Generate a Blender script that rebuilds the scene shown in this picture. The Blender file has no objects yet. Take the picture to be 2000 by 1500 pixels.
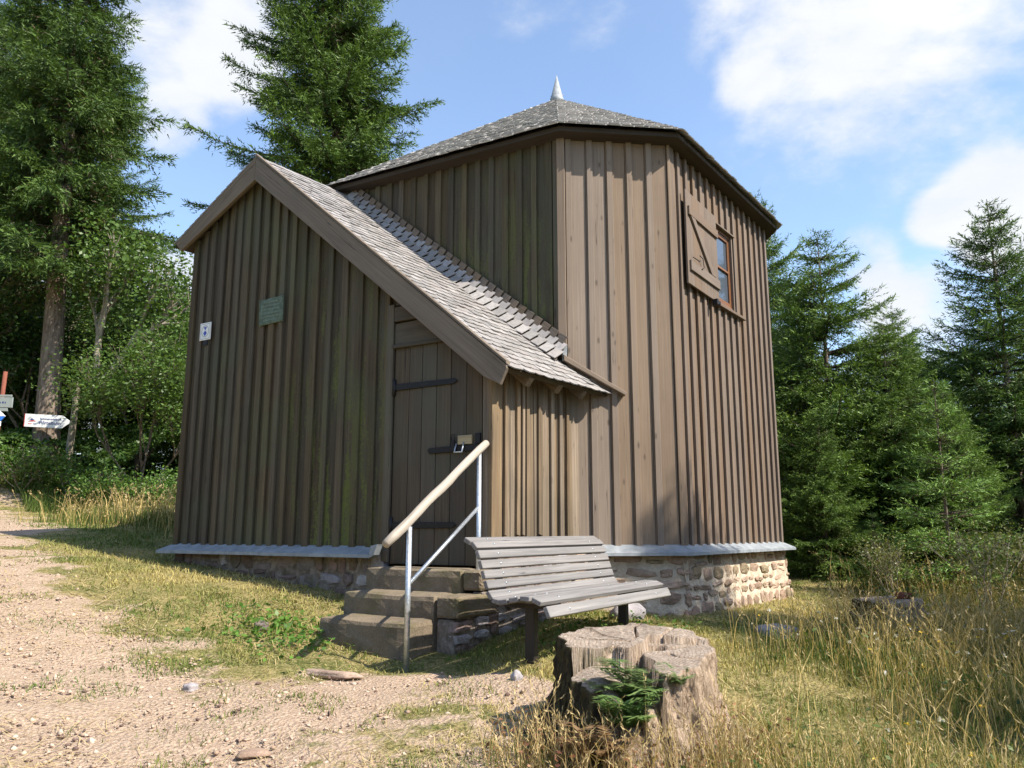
import bpy, bmesh, math, random
import numpy as np
from mathutils import Vector, Matrix, Quaternion
random.seed(7)
rng = np.random.default_rng(11)
R = math.radians
S = bpy.context.scene
COL = S.collection

# ------------------------------------------------------------------ camera, sky, sun, exposure
EYE = Vector((0, 0, 1.5)); FPX = 1560.0; PITCH = R(10.39)
cam = bpy.data.cameras.new('camera'); cam.sensor_width = 36; cam.lens = FPX / 2000 * 36
cam.clip_start = .05; cam.clip_end = 3000
camo = bpy.data.objects.new('camera', cam); COL.objects.link(camo)
camo.location = EYE; camo.rotation_euler = (R(90) + PITCH, 0, 0); S.camera = camo
S.view_settings.view_transform = 'Standard'; S.view_settings.look = 'None'
S.view_settings.exposure = 1.0; S.view_settings.gamma = 1.0; S.view_settings.use_curve_mapping = False

SUN_AZ, SUN_EL = R(-28), R(47)      # direction towards the sun, measured from +X
sund = Vector((math.cos(SUN_EL) * math.cos(SUN_AZ), math.cos(SUN_EL) * math.sin(SUN_AZ), math.sin(SUN_EL)))
sl = bpy.data.lights.new('sun', 'SUN'); sl.energy = 4.7; sl.angle = R(.53); sl.color = (1, .93, .82)
so = bpy.data.objects.new('sun', sl); COL.objects.link(so)
so.rotation_euler = (-sund).to_track_quat('-Z', 'Y').to_euler(); so.location = (20, -10, 30)


def ray(u, v):
    x = (u - 1000) / FPX; y = (750 - v) / FPX
    return Vector((x, math.cos(PITCH) - y * math.sin(PITCH), math.sin(PITCH) + y * math.cos(PITCH)))


def at(u, v, Y):
    q = ray(u, v); return EYE + q * (Y / q.y)


W = bpy.data.worlds.new('World'); S.world = W; W.use_nodes = True


def build_world():
    nt = W.node_tree; N = nt.nodes; L = nt.links; N.clear()

    def new(t, **k):
        n = N.new(t)
        for a, b in k.items(): setattr(n, a, b)
        return n

    def math_(op, a, b=None, clamp=False):
        m = new('ShaderNodeMath', operation=op); m.use_clamp = clamp
        for i, x in enumerate((a, b)):
            if x is None: continue
            if isinstance(x, (int, float)): m.inputs[i].default_value = x
            else: L.new(x, m.inputs[i])
        return m.outputs[0]
    out = new('ShaderNodeOutputWorld')
    sky = new('ShaderNodeTexSky', sky_type='NISHITA'); sky.sun_disc = False
    sky.sun_elevation = SUN_EL; sky.sun_rotation = R(90) - SUN_AZ
    sky.altitude = 100; sky.air_density = 1.0; sky.dust_density = .5; sky.ozone_density = 1.6
    b1 = new('ShaderNodeBackground'); b1.inputs[1].default_value = .15
    hs = new('ShaderNodeHueSaturation'); hs.inputs['Saturation'].default_value = 1.06; L.new(sky.outputs[0], hs.inputs['Color']); L.new(hs.outputs[0], b1.inputs[0])
    tc = new('ShaderNodeTexCoord'); d = tc.outputs['Generated']
    # stretch clouds sideways: they lie in flat layers
    mp = new('ShaderNodeMapping'); mp.inputs['Scale'].default_value = (1, 1, 1.7); L.new(d, mp.inputs[0])
    nz = new('ShaderNodeTexNoise'); nz.inputs['Scale'].default_value = 3.1; nz.inputs['Detail'].default_value = 9
    nz.inputs['Roughness'].default_value = .58; nz.inputs['Distortion'].default_value = .25; L.new(mp.outputs[0], nz.inputs['Vector'])
    nf = new('ShaderNodeTexNoise'); nf.inputs['Scale'].default_value = 11; nf.inputs['Detail'].default_value = 7
    nf.inputs['Roughness'].default_value = .6; L.new(mp.outputs[0], nf.inputs['Vector'])
    blobs = [(1790, 90, 14, .14), (1560, 20, 9, .11), (1880, 200, 7, .06), (1455, 150, 2.6, .16), (1600, 170, 6, .06), (1090, -10, 7, .22),
             (400, 50, 8, .26), (330, 240, 3, .22), (470, 130, 4, .18), (1955, 405, 4.4, .40), (1825, 425, 2.2, .30), (1990, 470, 3.6, .22), (1795, 632, 4.5, .30),
             (1700, 600, 4, .15), (1690, 503, 2.6, .24), (330, 620, 7, .4), (150, 700, 10, .3), (900, 150, 3, .08), (2500, 500, 13, .15), (-500, 200, 16, .2),
             (600, -900, 18, .18), (1700, -700, 16, .15)]
    acc = None
    for (u, v, r_, w) in blobs:
        q = ray(u, v).normalized()
        vm = new('ShaderNodeVectorMath', operation='DOT_PRODUCT'); L.new(d, vm.inputs[0]); vm.inputs[1].default_value = q
        mr = new('ShaderNodeMapRange', interpolation_type='SMOOTHSTEP'); L.new(vm.outputs['Value'], mr.inputs[0])
        mr.inputs[1].default_value = math.cos(R(r_)); mr.inputs[2].default_value = math.cos(R(r_ * .25)); mr.inputs[3].default_value = 0; mr.inputs[4].default_value = w
        acc = mr.outputs[0] if acc is None else math_('ADD', acc, mr.outputs[0])
    dens = math_('ADD', nz.outputs[0], math_('MINIMUM', acc, .5))
    dens = math_('ADD', dens, math_('MULTIPLY', math_('SUBTRACT', nf.outputs[0], .5), .46))
    al = new('ShaderNodeMapRange', interpolation_type='SMOOTHSTEP'); L.new(dens, al.inputs[0])
    al.inputs[1].default_value = .56; al.inputs[2].default_value = .90; al.inputs[3].default_value = 0; al.inputs[4].default_value = 1
    # cloud body a little greyer where it is thick
    cr = new('ShaderNodeMapRange'); L.new(nz.outputs[0], cr.inputs[0]); cr.inputs[1].default_value = .35; cr.inputs[2].default_value = .7
    mix = new('ShaderNodeMix', data_type='RGBA'); L.new(cr.outputs[0], mix.inputs[0])
    mix.inputs[6].default_value = (.70, .76, .86, 1); mix.inputs[7].default_value = (.94, .94, .94, 1)
    b2 = new('ShaderNodeBackground'); b2.inputs[1].default_value = .57; L.new(mix.outputs[2], b2.inputs[0])
    # thin haze veil low over the horizon
    ms = new('ShaderNodeMixShader'); L.new(math_('ADD', math_('MULTIPLY', al.outputs[0], .86), .12), ms.inputs[0])
    L.new(b1.outputs[0], ms.inputs[1]); L.new(b2.outputs[0], ms.inputs[2]); L.new(ms.outputs[0], out.inputs[0])


build_world()

# ------------------------------------------------------------------ helpers


def link(o, parent=None):
    COL.objects.link(o)
    if parent is not None: o.parent = parent
    return o


def empty(name, label=None, cat=None, group=None, loc=(0, 0, 0)):
    o = bpy.data.objects.new(name, None); o.empty_display_size = .2; o.location = loc; COL.objects.link(o)
    tag(o, label, cat, group); return o


def tag(o, label=None, cat=None, group=None, kind=None):
    if label: o['label'] = label
    if cat: o['category'] = cat
    if group: o['group'] = group
    if kind: o['kind'] = kind
    return o


class MB:
    """collects polygons with a grain coordinate g per corner-vertex"""
    def __init__(s): s.v = []; s.f = []; s.g = []; s.smooth = []

    def add(s, vs, fs, gs=None, smooth=False):
        b = len(s.v); s.v += [tuple(x) for x in vs]
        s.g += [tuple(x) for x in (gs if gs is not None else vs)]
        s.f += [tuple(i + b for i in f) for f in fs]; s.smooth += [smooth] * len(fs)

    def mesh(s, name, mat):
        m = bpy.data.meshes.new(name); m.from_pydata(s.v, [], s.f); m.update()
        a = m.attributes.new('g', 'FLOAT_VECTOR', 'POINT'); a.data.foreach_set('vector', np.array(s.g, 'f').ravel())
        m.polygons.foreach_set('use_smooth', np.array(s.smooth, dtype=bool))
        if mat: m.materials.append(mat)
        return m

    def build(s, name, mat, parent=None):
        return link(bpy.data.objects.new(name, s.mesh(name, mat)), parent)


def unit(a): return Vector((math.cos(R(a)), math.sin(R(a)), 0))


class Frame:
    """vertical wall frame: t along the wall (to the right seen from outside), o outward, z up"""
    def __init__(s, p, ang):
        s.p = Vector((p[0], p[1], 0)); s.d = unit(ang); s.n = Vector((s.d.y, -s.d.x, 0)); s.ang = ang

    def w(s, t, z, o=0.):
        q = s.p + s.d * t + s.n * o; return Vector((q.x, q.y, z))

    def local(s, P): q = Vector((P[0], P[1], 0)) - s.p; return q.dot(s.d), q.dot(s.n)


def inset(poly, e):
    n = len(poly); out = []
    for i in range(n):
        p0 = Vector(poly[i - 1]); p1 = Vector(poly[i]); p2 = Vector(poly[(i + 1) % n])
        a = (p1 - p0).normalized(); b = (p2 - p1).normalized()
        na = Vector((-a.y, a.x)); nb = Vector((-b.y, b.x)); m = na + nb
        k = max(.3, m.length_squared / 2)
        out.append(p1 + m * (e / k))
    return out


def prism(mb, fr, poly, o0, o1, grain=90., ch=.003, skew=0.):
    """polygon (t,z), counter-clockwise from outside, extruded from depth o0 (back) to o1 (front), front edges chamfered"""
    c, s_ = math.cos(R(grain)), math.sin(R(grain))
    off = random.uniform(0, 50)
    P2 = inset(poly, ch); n = len(poly); V = []; G = []
    for (pl, o) in ((poly, o0), (poly, o1 - ch), (P2, o1)):
        for p in pl:
            t, z = p[0], p[1]; V.append(fr.w(t, z, o)); G.append((t * c + z * s_ + off, -t * s_ + z * c + off * .37, o))
    F = [tuple(reversed(range(n)))]
    for i in range(n):
        j = (i + 1) % n; F.append((i, j, n + j, n + i)); F.append((n + i, n + j, 2 * n + j, 2 * n + i))
    F.append(tuple(range(2 * n, 3 * n)))
    mb.add(V, F, G)


def rect(t0, t1, z0, z1): return [(t0, z0), (t1, z0), (t1, z1), (t0, z1)]


def tube(mb, pts, rad, seg=10, cap=True, smooth=True):
    pts = [Vector(p) for p in pts]; n = len(pts)
    rad = rad if isinstance(rad, (list, tuple)) else [rad] * n
    V = []; F = []; G = []; off = random.uniform(0, 30); acc = 0
    for i, p in enumerate(pts):
        a = (pts[min(i + 1, n - 1)] - pts[max(i - 1, 0)]).normalized()
        x = a.cross(Vector((.13, .97, .2))).normalized()
        if x.length < .1: x = a.cross(Vector((1, 0, 0))).normalized()
        y = a.cross(x)
        if i: acc += (p - pts[i - 1]).length
        for k in range(seg):
            th = 2 * math.pi * k / seg
            V.append(p + (x * math.cos(th) + y * math.sin(th)) * rad[i]); G.append((acc + off, math.cos(th) * rad[i], math.sin(th) * rad[i]))
    for i in range(n - 1):
        for k in range(seg):
            k2 = (k + 1) % seg; F.append((i * seg + k, i * seg + k2, (i + 1) * seg + k2, (i + 1) * seg + k))
    if cap:
        F.append(tuple(reversed(range(seg)))); F.append(tuple(range((n - 1) * seg, n * seg)))
    mb.add(V, F, G, smooth)


def box(mb, c, ax, ay, az, hx, hy, hz, ch=.004):
    """oriented box, x axis = grain"""
    V = []; G = []; off = random.uniform(0, 40)
    ax, ay, az = Vector(ax).normalized(), Vector(ay).normalized(), Vector(az).normalized()
    lo = []
    for sx in (-1, 1):
        for sy in (-1, 1):
            for sz in (-1, 1): lo.append((sx, sy, sz))
    bm = bmesh.new(); bmesh.ops.create_cube(bm, size=2)
    for v in bm.verts: v.co = Vector((v.co.x * hx, v.co.y * hy, v.co.z * hz))
    if ch: bmesh.ops.bevel(bm, geom=bm.edges[:], offset=ch, segments=1, affect='EDGES')
    bm.verts.index_update()
    for v in bm.verts:
        V.append(Vector(c) + ax * v.co.x + ay * v.co.y + az * v.co.z); G.append((v.co.x + off, v.co.y + off * .3, v.co.z))
    F = [tuple(v.index for v in f.verts) for f in bm.faces]; bm.free(); mb.add(V, F, G)


def np_mesh(name, V, F, mat, col=None, smooth=False):
    """fast mesh of uniform faces; V (n,3), F (m,k); col (n,3)"""
    m = bpy.data.meshes.new(name); V = np.asarray(V, 'f'); F = np.asarray(F, 'i')
    m.vertices.add(len(V)); m.vertices.foreach_set('co', V.ravel())
    k = F.shape[1]; m.loops.add(F.size); m.polygons.add(len(F))
    m.loops.foreach_set('vertex_index', F.ravel())
    m.polygons.foreach_set('loop_start', np.arange(0, F.size, k, dtype='i'))
    m.polygons.foreach_set('loop_total', np.full(len(F), k, 'i'))
    if smooth: m.polygons.foreach_set('use_smooth', np.ones(len(F), bool))
    m.update(calc_edges=True)
    if col is not None:
        a = m.attributes.new('col', 'FLOAT_COLOR', 'POINT')
        c4 = np.ones((len(V), 4), 'f'); c4[:, :3] = col; a.data.foreach_set('color', c4.ravel())
    m.materials.append(mat)
    return m

# ------------------------------------------------------------------ materials


class NT:
    def __init__(s, name):
        s.m = bpy.data.materials.new(name); s.m.use_nodes = True; s.t = s.m.node_tree; s.t.nodes.clear()
        s.out = s.n('ShaderNodeOutputMaterial'); s.b = s.n('ShaderNodeBsdfPrincipled'); s.l(s.b.outputs[0], s.out.inputs[0])

    def n(s, t, **k):
        x = s.t.nodes.new(t)
        for a, b in k.items(): setattr(x, a, b)
        return x

    def l(s, a, b): s.t.links.new(a, b)

    def put(s, sock, x):
        if isinstance(x, (int, float)): sock.default_value = x
        elif isinstance(x, (tuple, list)): sock.default_value = tuple(x) + ((1,) if len(x) == 3 and len(sock.default_value) == 4 else ())
        else: s.l(x, sock)

    def mth(s, op, a, b=0., clamp=False):
        m = s.n('ShaderNodeMath', operation=op); m.use_clamp = clamp; s.put(m.inputs[0], a); s.put(m.inputs[1], b); return m.outputs[0]

    def mapr(s, x, a, b, c=0., d=1., smooth=True):
        m = s.n('ShaderNodeMapRange', interpolation_type='SMOOTHSTEP' if smooth else 'LINEAR'); s.put(m.inputs[0], x)
        for i, q in enumerate((a, b, c, d)): s.put(m.inputs[i + 1], q)
        return m.outputs[0]

    def mix(s, f, a, b, blend='MIX'):
        m = s.n('ShaderNodeMix', data_type='RGBA', blend_type=blend); s.put(m.inputs[0], f); s.put(m.inputs[6], a); s.put(m.inputs[7], b); return m.outputs[2]

    def noise(s, vec, scale, detail=4, rough=.55, dist=0., mapping=None):
        if mapping:
            mp = s.n('ShaderNodeMapping'); mp.inputs['Scale'].default_value = mapping; s.l(vec, mp.inputs[0]); vec = mp.outputs[0]
        x = s.n('ShaderNodeTexNoise'); x.inputs['Scale'].default_value = scale; x.inputs['Detail'].default_value = detail
        x.inputs['Roughness'].default_value = rough; x.inputs['Distortion'].default_value = dist
        if vec is not None: s.l(vec, x.inputs['Vector'])
        return x.outputs[0]

    def attr(s, name, out='Vector'): a = s.n('ShaderNodeAttribute'); a.attribute_name = name; return a.outputs[out]

    def obj_rand(s): return s.n('ShaderNodeObjectInfo').outputs['Random']

    def pos(s): return s.n('ShaderNodeNewGeometry').outputs['Position']

    def objco(s): return s.n('ShaderNodeTexCoord').outputs['Object']

    def bump(s, h, strength=.4, dist=.01):
        b = s.n('ShaderNodeBump'); b.inputs['Strength'].default_value = strength; b.inputs['Distance'].default_value = dist
        s.l(h, b.inputs['Height']); s.l(b.outputs[0], s.b.inputs['Normal'])

    def fin(s, col, rough=.7, spec=.3, metal=0.):
        s.put(s.b.inputs['Base Color'], col); s.put(s.b.inputs['Roughness'], rough)
        s.b.inputs['Specular IOR Level'].default_value = spec; s.put(s.b.inputs['Metallic'], metal); return s.m


def m_wood(name, dark, light, stain=None, stain_amt=0., knots=0., algae=0., alg_mask=None, rough=.75, var=.35, fine=1., streak=.55):
    """weathered sawn wood: grain runs along g.x"""
    k = NT(name); g = k.attr('g'); rnd = k.obj_rand()
    f1 = k.noise(g, 1., 6, .65, .3, (1.2, 55 * fine, 55 * fine))
    f2 = k.noise(g, 1., 5, .6, .6, (.7, 9, 9))
    f3 = k.noise(k.pos(), 1.3, 3, .6)
    c = k.mix(k.mapr(f1, .3, .72), dark, light)
    c = k.mix(k.mth('MULTIPLY', k.mapr(f2, .4, .75), streak), c, tuple(x * .62 for x in dark))
    if stain: c = k.mix(k.mth('MULTIPLY', k.mapr(f3, .42, .68), stain_amt), c, stain)
    if knots:
        v = k.n('ShaderNodeTexVoronoi'); v.inputs['Scale'].default_value = 1.; mp = k.n('ShaderNodeMapping'); mp.inputs['Scale'].default_value = (3.2, 8, 8)
        k.l(g, mp.inputs[0]); k.l(mp.outputs[0], v.inputs[0])
        kk = k.mapr(v.outputs['Distance'], .05, .16, 1, 0)
        c = k.mix(k.mth('MULTIPLY', kk, knots), c, tuple(x * .45 for x in dark))
    ck = k.noise(g, 1., 2, .5, 0., (.45, 24, 24)); ckm = k.noise(g, 1., 2, .5, 0., (.9, 3, 3))
    c = k.mix(k.mth('MULTIPLY', k.mapr(k.mth('ABSOLUTE', k.mth('SUBTRACT', ck, .5)), .002, .012, .8, 0), k.mapr(ckm, .5, .6)), c, tuple(x * .3 for x in dark))
    # every board has its own tone
    hsv = k.n('ShaderNodeHueSaturation'); k.l(c, hsv.inputs['Color']); k.put(hsv.inputs['Value'], k.mapr(rnd, 0, 1, 1 - var * .5, 1 + var * .5, False))
    k.put(hsv.inputs['Saturation'], k.mapr(k.mth('FRACT', k.mth('MULTIPLY', rnd, 17.3)), 0, 1, .8, 1.15, False)); c = hsv.outputs[0]
    if algae:
        p = k.pos(); st = k.noise(p, 1., 5, .62, .2, (9, 9, 1.0)); sm = k.noise(p, 38, 4, .7)
        a = k.mth('ADD', st, k.mth('MULTIPLY', k.mth('SUBTRACT', sm, .5), .5))
        a = k.mapr(a, .47, .66)
        if alg_mask is not None: a = k.mth('MULTIPLY', a, k.attr('alg', 'Fac'))
        c = k.mix(k.mth('MULTIPLY', a, algae, True), c, (.115, .13, .034))
    k.bump(k.mth('ADD', f1, k.mth('MULTIPLY', f2, .5)), .55, .004)
    return k.fin(c, k.mapr(f1, .2, .8, rough - .1, rough + .12), .25)


BROWN_D, BROWN_L = (.118, .086, .062), (.205, .155, .115)
M = {}
M['wood_sun'] = m_wood('sun_toned_painted_boards', (.200, .147, .104), (.250, .188, .137), (.168, .122, .086), .4, knots=.8, var=.17, streak=.25)  # painted boards, lightened: part of the sunlight is put into the colour
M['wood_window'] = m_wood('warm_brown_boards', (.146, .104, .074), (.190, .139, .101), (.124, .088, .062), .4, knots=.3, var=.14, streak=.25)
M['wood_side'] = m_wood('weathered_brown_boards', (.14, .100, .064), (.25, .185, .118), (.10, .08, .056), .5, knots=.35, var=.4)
M['wood_shade'] = m_wood('shade_toned_old_boards', (.066, .049, .030), (.118, .091, .058), (.085, .085, .055), .6, var=.5)  # old boards, colour lowered to deepen the shade on these walls
M['wood_algae'] = m_wood('brown_boards_with_algae', (.066, .049, .030), (.118, .091, .058), (.08, .085, .05), .6, var=.46, algae=1.25, alg_mask=True)  # real algae over the same base with shade in its colour
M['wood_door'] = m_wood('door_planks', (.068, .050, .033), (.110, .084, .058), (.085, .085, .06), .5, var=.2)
M['wood_rake'] = m_wood('trim_boards', (.15, .112, .078), (.215, .165, .12), (.13, .10, .072), .4, var=.1)
M['wood_soffit'] = m_wood('soffit_boards', (.040, .030, .022), (.062, .047, .034), None, 0, var=.15)  # shade under the eaves is put into this dark colour
M['wood_bench'] = m_wood('grey_bench_slats', (.150, .140, .134), (.262, .246, .236), (.21, .195, .185), .35, var=.18, rough=.6)
M['wood_rail'] = m_wood('pale_handrail_wood', (.29, .25, .205), (.47, .42, .355), (.36, .32, .27), .5, var=.05, rough=.55)
M['wood_raw'] = m_wood('raw_split_wood', (.30, .22, .10), (.5, .38, .18), None, 0, var=.1)
M['wood_frame'] = m_wood('orange_window_wood', (.15, .066, .028), (.25, .115, .052), None, 0, var=.1, rough=.45)


def m_slate(name, cols, rough=.55, moss=.0):
    k = NT(name); rnd = k.obj_rand(); p = k.objco(); tone = k.attr('tone', 'Fac')
    r = k.mth('FRACT', k.mth('ADD', k.mth('MULTIPLY', rnd, 13.7), tone))
    c = k.mix(k.mapr(r, 0, 1), cols[0], cols[1]); c = k.mix(k.mth('MULTIPLY', k.mapr(k.mth('FRACT', k.mth('MULTIPLY', r, 7.3)), .55, 1), .7), c, cols[2])
    n = k.noise(k.pos(), 26, 6, .65); c = k.mix(k.mth('MULTIPLY', k.mapr(n, .42, .7), .45), c, tuple(x * .55 for x in cols[0]))
    if moss:
        n2 = k.noise(k.pos(), 5, 6, .7); c = k.mix(k.mth('MULTIPLY', k.mapr(n2, .5, .72), moss), c, (.26, .28, .22))
    k.bump(n, .35, .003)
    return k.fin(c, rough, .4)


M['shingle'] = m_slate('grey_shingles', ((.225, .212, .20), (.345, .322, .305), (.262, .232, .215)), .5)
M['shingle_old'] = m_slate('weathered_grey_shingles', ((.36, .345, .325), (.49, .465, .44), (.38, .34, .315)), .6, .3)
M['under'] = m_wood('roof_boarding', (.07, .055, .042), (.11, .085, .065), var=.1)


def m_zinc():
    k = NT('galvanised_zinc'); n = k.noise(k.pos(), 9, 5, .65); n2 = k.noise(k.pos(), 90, 2, .5)
    c = k.mix(k.mapr(n, .35, .7), (.215, .235, .25), (.315, .335, .35)); k.bump(n2, .1, .002)
    return k.fin(c, k.mapr(n, .3, .7, .58, .75), .35, .2)


M['zinc'] = m_zinc()
k = NT('galvanised_steel'); n = k.noise(k.pos(), 60, 3, .6)
M['steel'] = k.fin(k.mix(k.mapr(n, .35, .65), (.42, .45, .48), (.60, .62, .64)), .38, .5, .75)
k = NT('black_wrought_iron'); n = k.noise(k.pos(), 40, 4, .6); k.bump(n, .4, .003)
M['iron'] = k.fin(k.mix(k.mapr(n, .5, .75), (.012, .011, .012), (.035, .026, .022)), .55, .4, .2)
k = NT('dark_bench_steel'); M['leg'] = k.fin((.022, .018, .016), .5, .4, .1)


def m_stone(name, a, b, c3, mossy, wscale=7.):
    k = NT(name); rnd = k.obj_rand(); p = k.pos(); n = k.noise(p, wscale, 7, .66); n2 = k.noise(p, 60, 4, .7)
    col = k.mix(k.mapr(rnd, .1, .9), a, b); col = k.mix(k.mth('MULTIPLY', k.mapr(k.mth('FRACT', k.mth('MULTIPLY', rnd, 9.1)), .5, 1), .9), col, c3)
    col = k.mix(k.mth('MULTIPLY', k.mapr(n, .38, .7), .7), col, tuple(x * .5 for x in a))
    col = k.mix(k.mth('MULTIPLY', k.mapr(n2, .45, .75), .35), col, tuple(min(1, x * 1.5) for x in b))
    if mossy:
        m1 = k.noise(p, 3.5, 6, .7); col = k.mix(k.mth('MULTIPLY', k.mapr(m1, .47, .66), mossy), col, (.10, .095, .035))
    k.bump(k.mth('ADD', n, k.mth('MULTIPLY', n2, .4)), .8, .02)
    return k.fin(col, .88, .2)


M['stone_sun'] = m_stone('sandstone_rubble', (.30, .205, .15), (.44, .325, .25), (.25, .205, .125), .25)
M['stone_shade'] = m_stone('shade_toned_mossy_rubble', (.15, .10, .085), (.27, .19, .165), (.22, .20, .19), .5)  # darker copy of stone_sun with shade in its colour, plus moss
M['stone_step'] = m_stone('worn_sandstone_steps', (.185, .145, .10), (.24, .19, .14), (.20, .16, .11), .5, 4.)
M['stone_grey'] = m_stone('pale_quarry_stone', (.30, .27, .28), (.40, .37, .37), (.33, .28, .28), .25)
k = NT('lime_mortar'); n = k.noise(k.pos(), 12, 7, .7); n3 = k.noise(k.pos(), 70, 3, .7); k.bump(k.mth('ADD', n, k.mth('MULTIPLY', n3, .5)), .9, .02)
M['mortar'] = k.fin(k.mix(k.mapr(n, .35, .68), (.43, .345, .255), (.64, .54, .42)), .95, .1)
k = NT('shade_toned_mortar'); n = k.noise(k.pos(), 10, 7, .7); k.bump(n, .9, .02)
M['mortar_dark'] = k.fin(k.mix(k.mapr(n, .35, .68), (.12, .095, .07), (.30, .25, .21)), .95, .1)  # the plinth mortar again, shade of these walls put into the colour


def m_leaf(name, hue=None, trans=.28, rough=.55, spec=.25):
    k = NT(name); c = k.attr('col', 'Color'); rnd = k.obj_rand()
    hs = k.n('ShaderNodeHueSaturation'); k.l(c, hs.inputs['Color']); k.put(hs.inputs['Value'], k.mapr(rnd, 0, 1, .88, 1.12, False))
    c = hs.outputs[0]
    k.fin(c, rough, spec)
    tr = k.n('ShaderNodeBsdfTranslucent'); k.l(k.mix(1., c, (1.0, 1.0, .55), 'MULTIPLY'), tr.inputs[0])
    mx = k.n('ShaderNodeMixShader'); mx.inputs[0].default_value = trans; k.l(k.b.outputs[0], mx.inputs[1]); k.l(tr.outputs[0], mx.inputs[2])
    k.l(mx.outputs[0], k.out.inputs[0]); return k.m


M['needle'] = m_leaf('spruce_needles', trans=.2)
M['leaf'] = m_leaf('broad_leaves', trans=.35, rough=.45, spec=.35)
M['grass'] = m_leaf('grass_blades', trans=.3, rough=.6, spec=.2)


def m_bark(name, a, b, scale=1.):
    k = NT(name); p = k.objco(); n = k.noise(p, 1., 6, .7, .4, (22 * scale, 22 * scale, 5 * scale)); n2 = k.noise(p, 2.2 * scale, 4, .6)
    c = k.mix(k.mapr(n, .35, .68), a, b); c = k.mix(k.mth('MULTIPLY', k.mapr(n2, .5, .75), .5), c, (.16, .15, .10))
    k.bump(n, .9, .03); return k.fin(c, .9, .15)


M['bark'] = m_bark('spruce_bark', (.11, .082, .062), (.27, .215, .17))
M['bark_pale'] = m_bark('pale_bark', (.20, .17, .13), (.40, .35, .27), 1.6)


def m_plain(name, col, rough=.5, spec=.4, metal=0., grime=.0):
    k = NT(name)
    if grime:
        n = k.noise(k.pos(), 14, 5, .65); col = k.mix(k.mth('MULTIPLY', k.mapr(n, .45, .75), grime), col, tuple(x * .5 for x in col))
    return k.fin(col, rough, spec, metal)


M['white'] = m_plain('white_enamel', (.78, .77, .74), .4, .4, 0, .25)
M['grey_paint'] = m_plain('grey_print', (.30, .32, .33), .5)
M['blue'] = m_plain('blue_print', (.03, .07, .42), .45)
M['blue2'] = m_plain('bright_blue_print', (.035, .17, .55), .45)
M['navy'] = m_plain('dark_blue_lettering', (.02, .035, .16), .5)
M['red'] = m_plain('red_print', (.5, .05, .05), .5)
M['rust'] = m_plain('rust_red_post', (.20, .065, .04), .7, .2, 0, .5)
M['board_grey'] = m_plain('grey_sign_board', (.25, .28, .26), .7, .2, 0, .5)
k = NT('green_bronze'); n = k.noise(k.pos(), 22, 6, .7); k.bump(n, .5, .004)
M['bronze'] = k.fin(k.mix(k.mapr(n, .35, .7), (.075, .10, .07), (.145, .185, .14)), .7, .3, .1)
M['bronze_hi'] = m_plain('worn_bronze_relief', (.19, .25, .20), .6, .3, .1, .4)
k = NT('window_glass'); k.b.inputs['Transmission Weight'].default_value = .35
M['glass'] = k.fin((.10, .12, .15), .04, .8)
M['dark_room'] = m_plain('dark_interior', (.03, .027, .025), .9)
M['curtain'] = m_plain('pale_curtain', (.28, .29, .31), .9)
# soil, gravel and turf under the blades


def m_ground():
    k = NT('turf_and_gravel'); p = k.pos(); path = k.attr('path', 'Fac')
    br = k.noise(p, 1.25, 7, .68); br2 = k.noise(p, 6, 6, .7)
    mask = k.mth('ADD', path, k.mth('ADD', k.mth('MULTIPLY', k.mth('SUBTRACT', br, .5), 2.3), k.mth('MULTIPLY', k.mth('SUBTRACT', br2, .5), .9)))
    mask = k.mapr(mask, .35, .62)
    g1 = k.noise(p, 55, 6, .75); g2 = k.noise(p, 9, 5, .65); v = k.n('ShaderNodeTexVoronoi'); v.inputs['Scale'].default_value = 45; k.l(p, v.inputs[0])
    gravel = k.mix(k.mapr(g1, .3, .7), (.335, .235, .16), (.575, .44, .325)); gravel = k.mix(k.mth('MULTIPLY', k.mapr(g2, .45, .7), .4), gravel, (.56, .42, .295))
    gravel = k.mix(k.mth('MULTIPLY', k.mapr(v.outputs['Color'], .5, .95), .35), gravel, (.28, .175, .12))
    t1 = k.noise(p, 2.3, 6, .7); t2 = k.noise(p, 28, 5, .75)
    turf = k.mix(k.mapr(t1, .35, .66), (.095, .115, .026), (.33, .26, .11)); turf = k.mix(k.mth('MULTIPLY', k.mapr(t2, .42, .7), .65), turf, (.44, .35, .17))
    turf = k.mix(k.mth('MULTIPLY', k.mapr(t2, .55, .3), .35), turf, (.06, .05, .025))
    c = k.mix(mask, turf, gravel)
    k.bump(k.mth('ADD', k.mth('MULTIPLY', g1, .8), k.mth('MULTIPLY', v.outputs['Distance'], .7)), .9, .03)
    return k.fin(c, .95, .1)


M['ground'] = m_ground()

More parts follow.
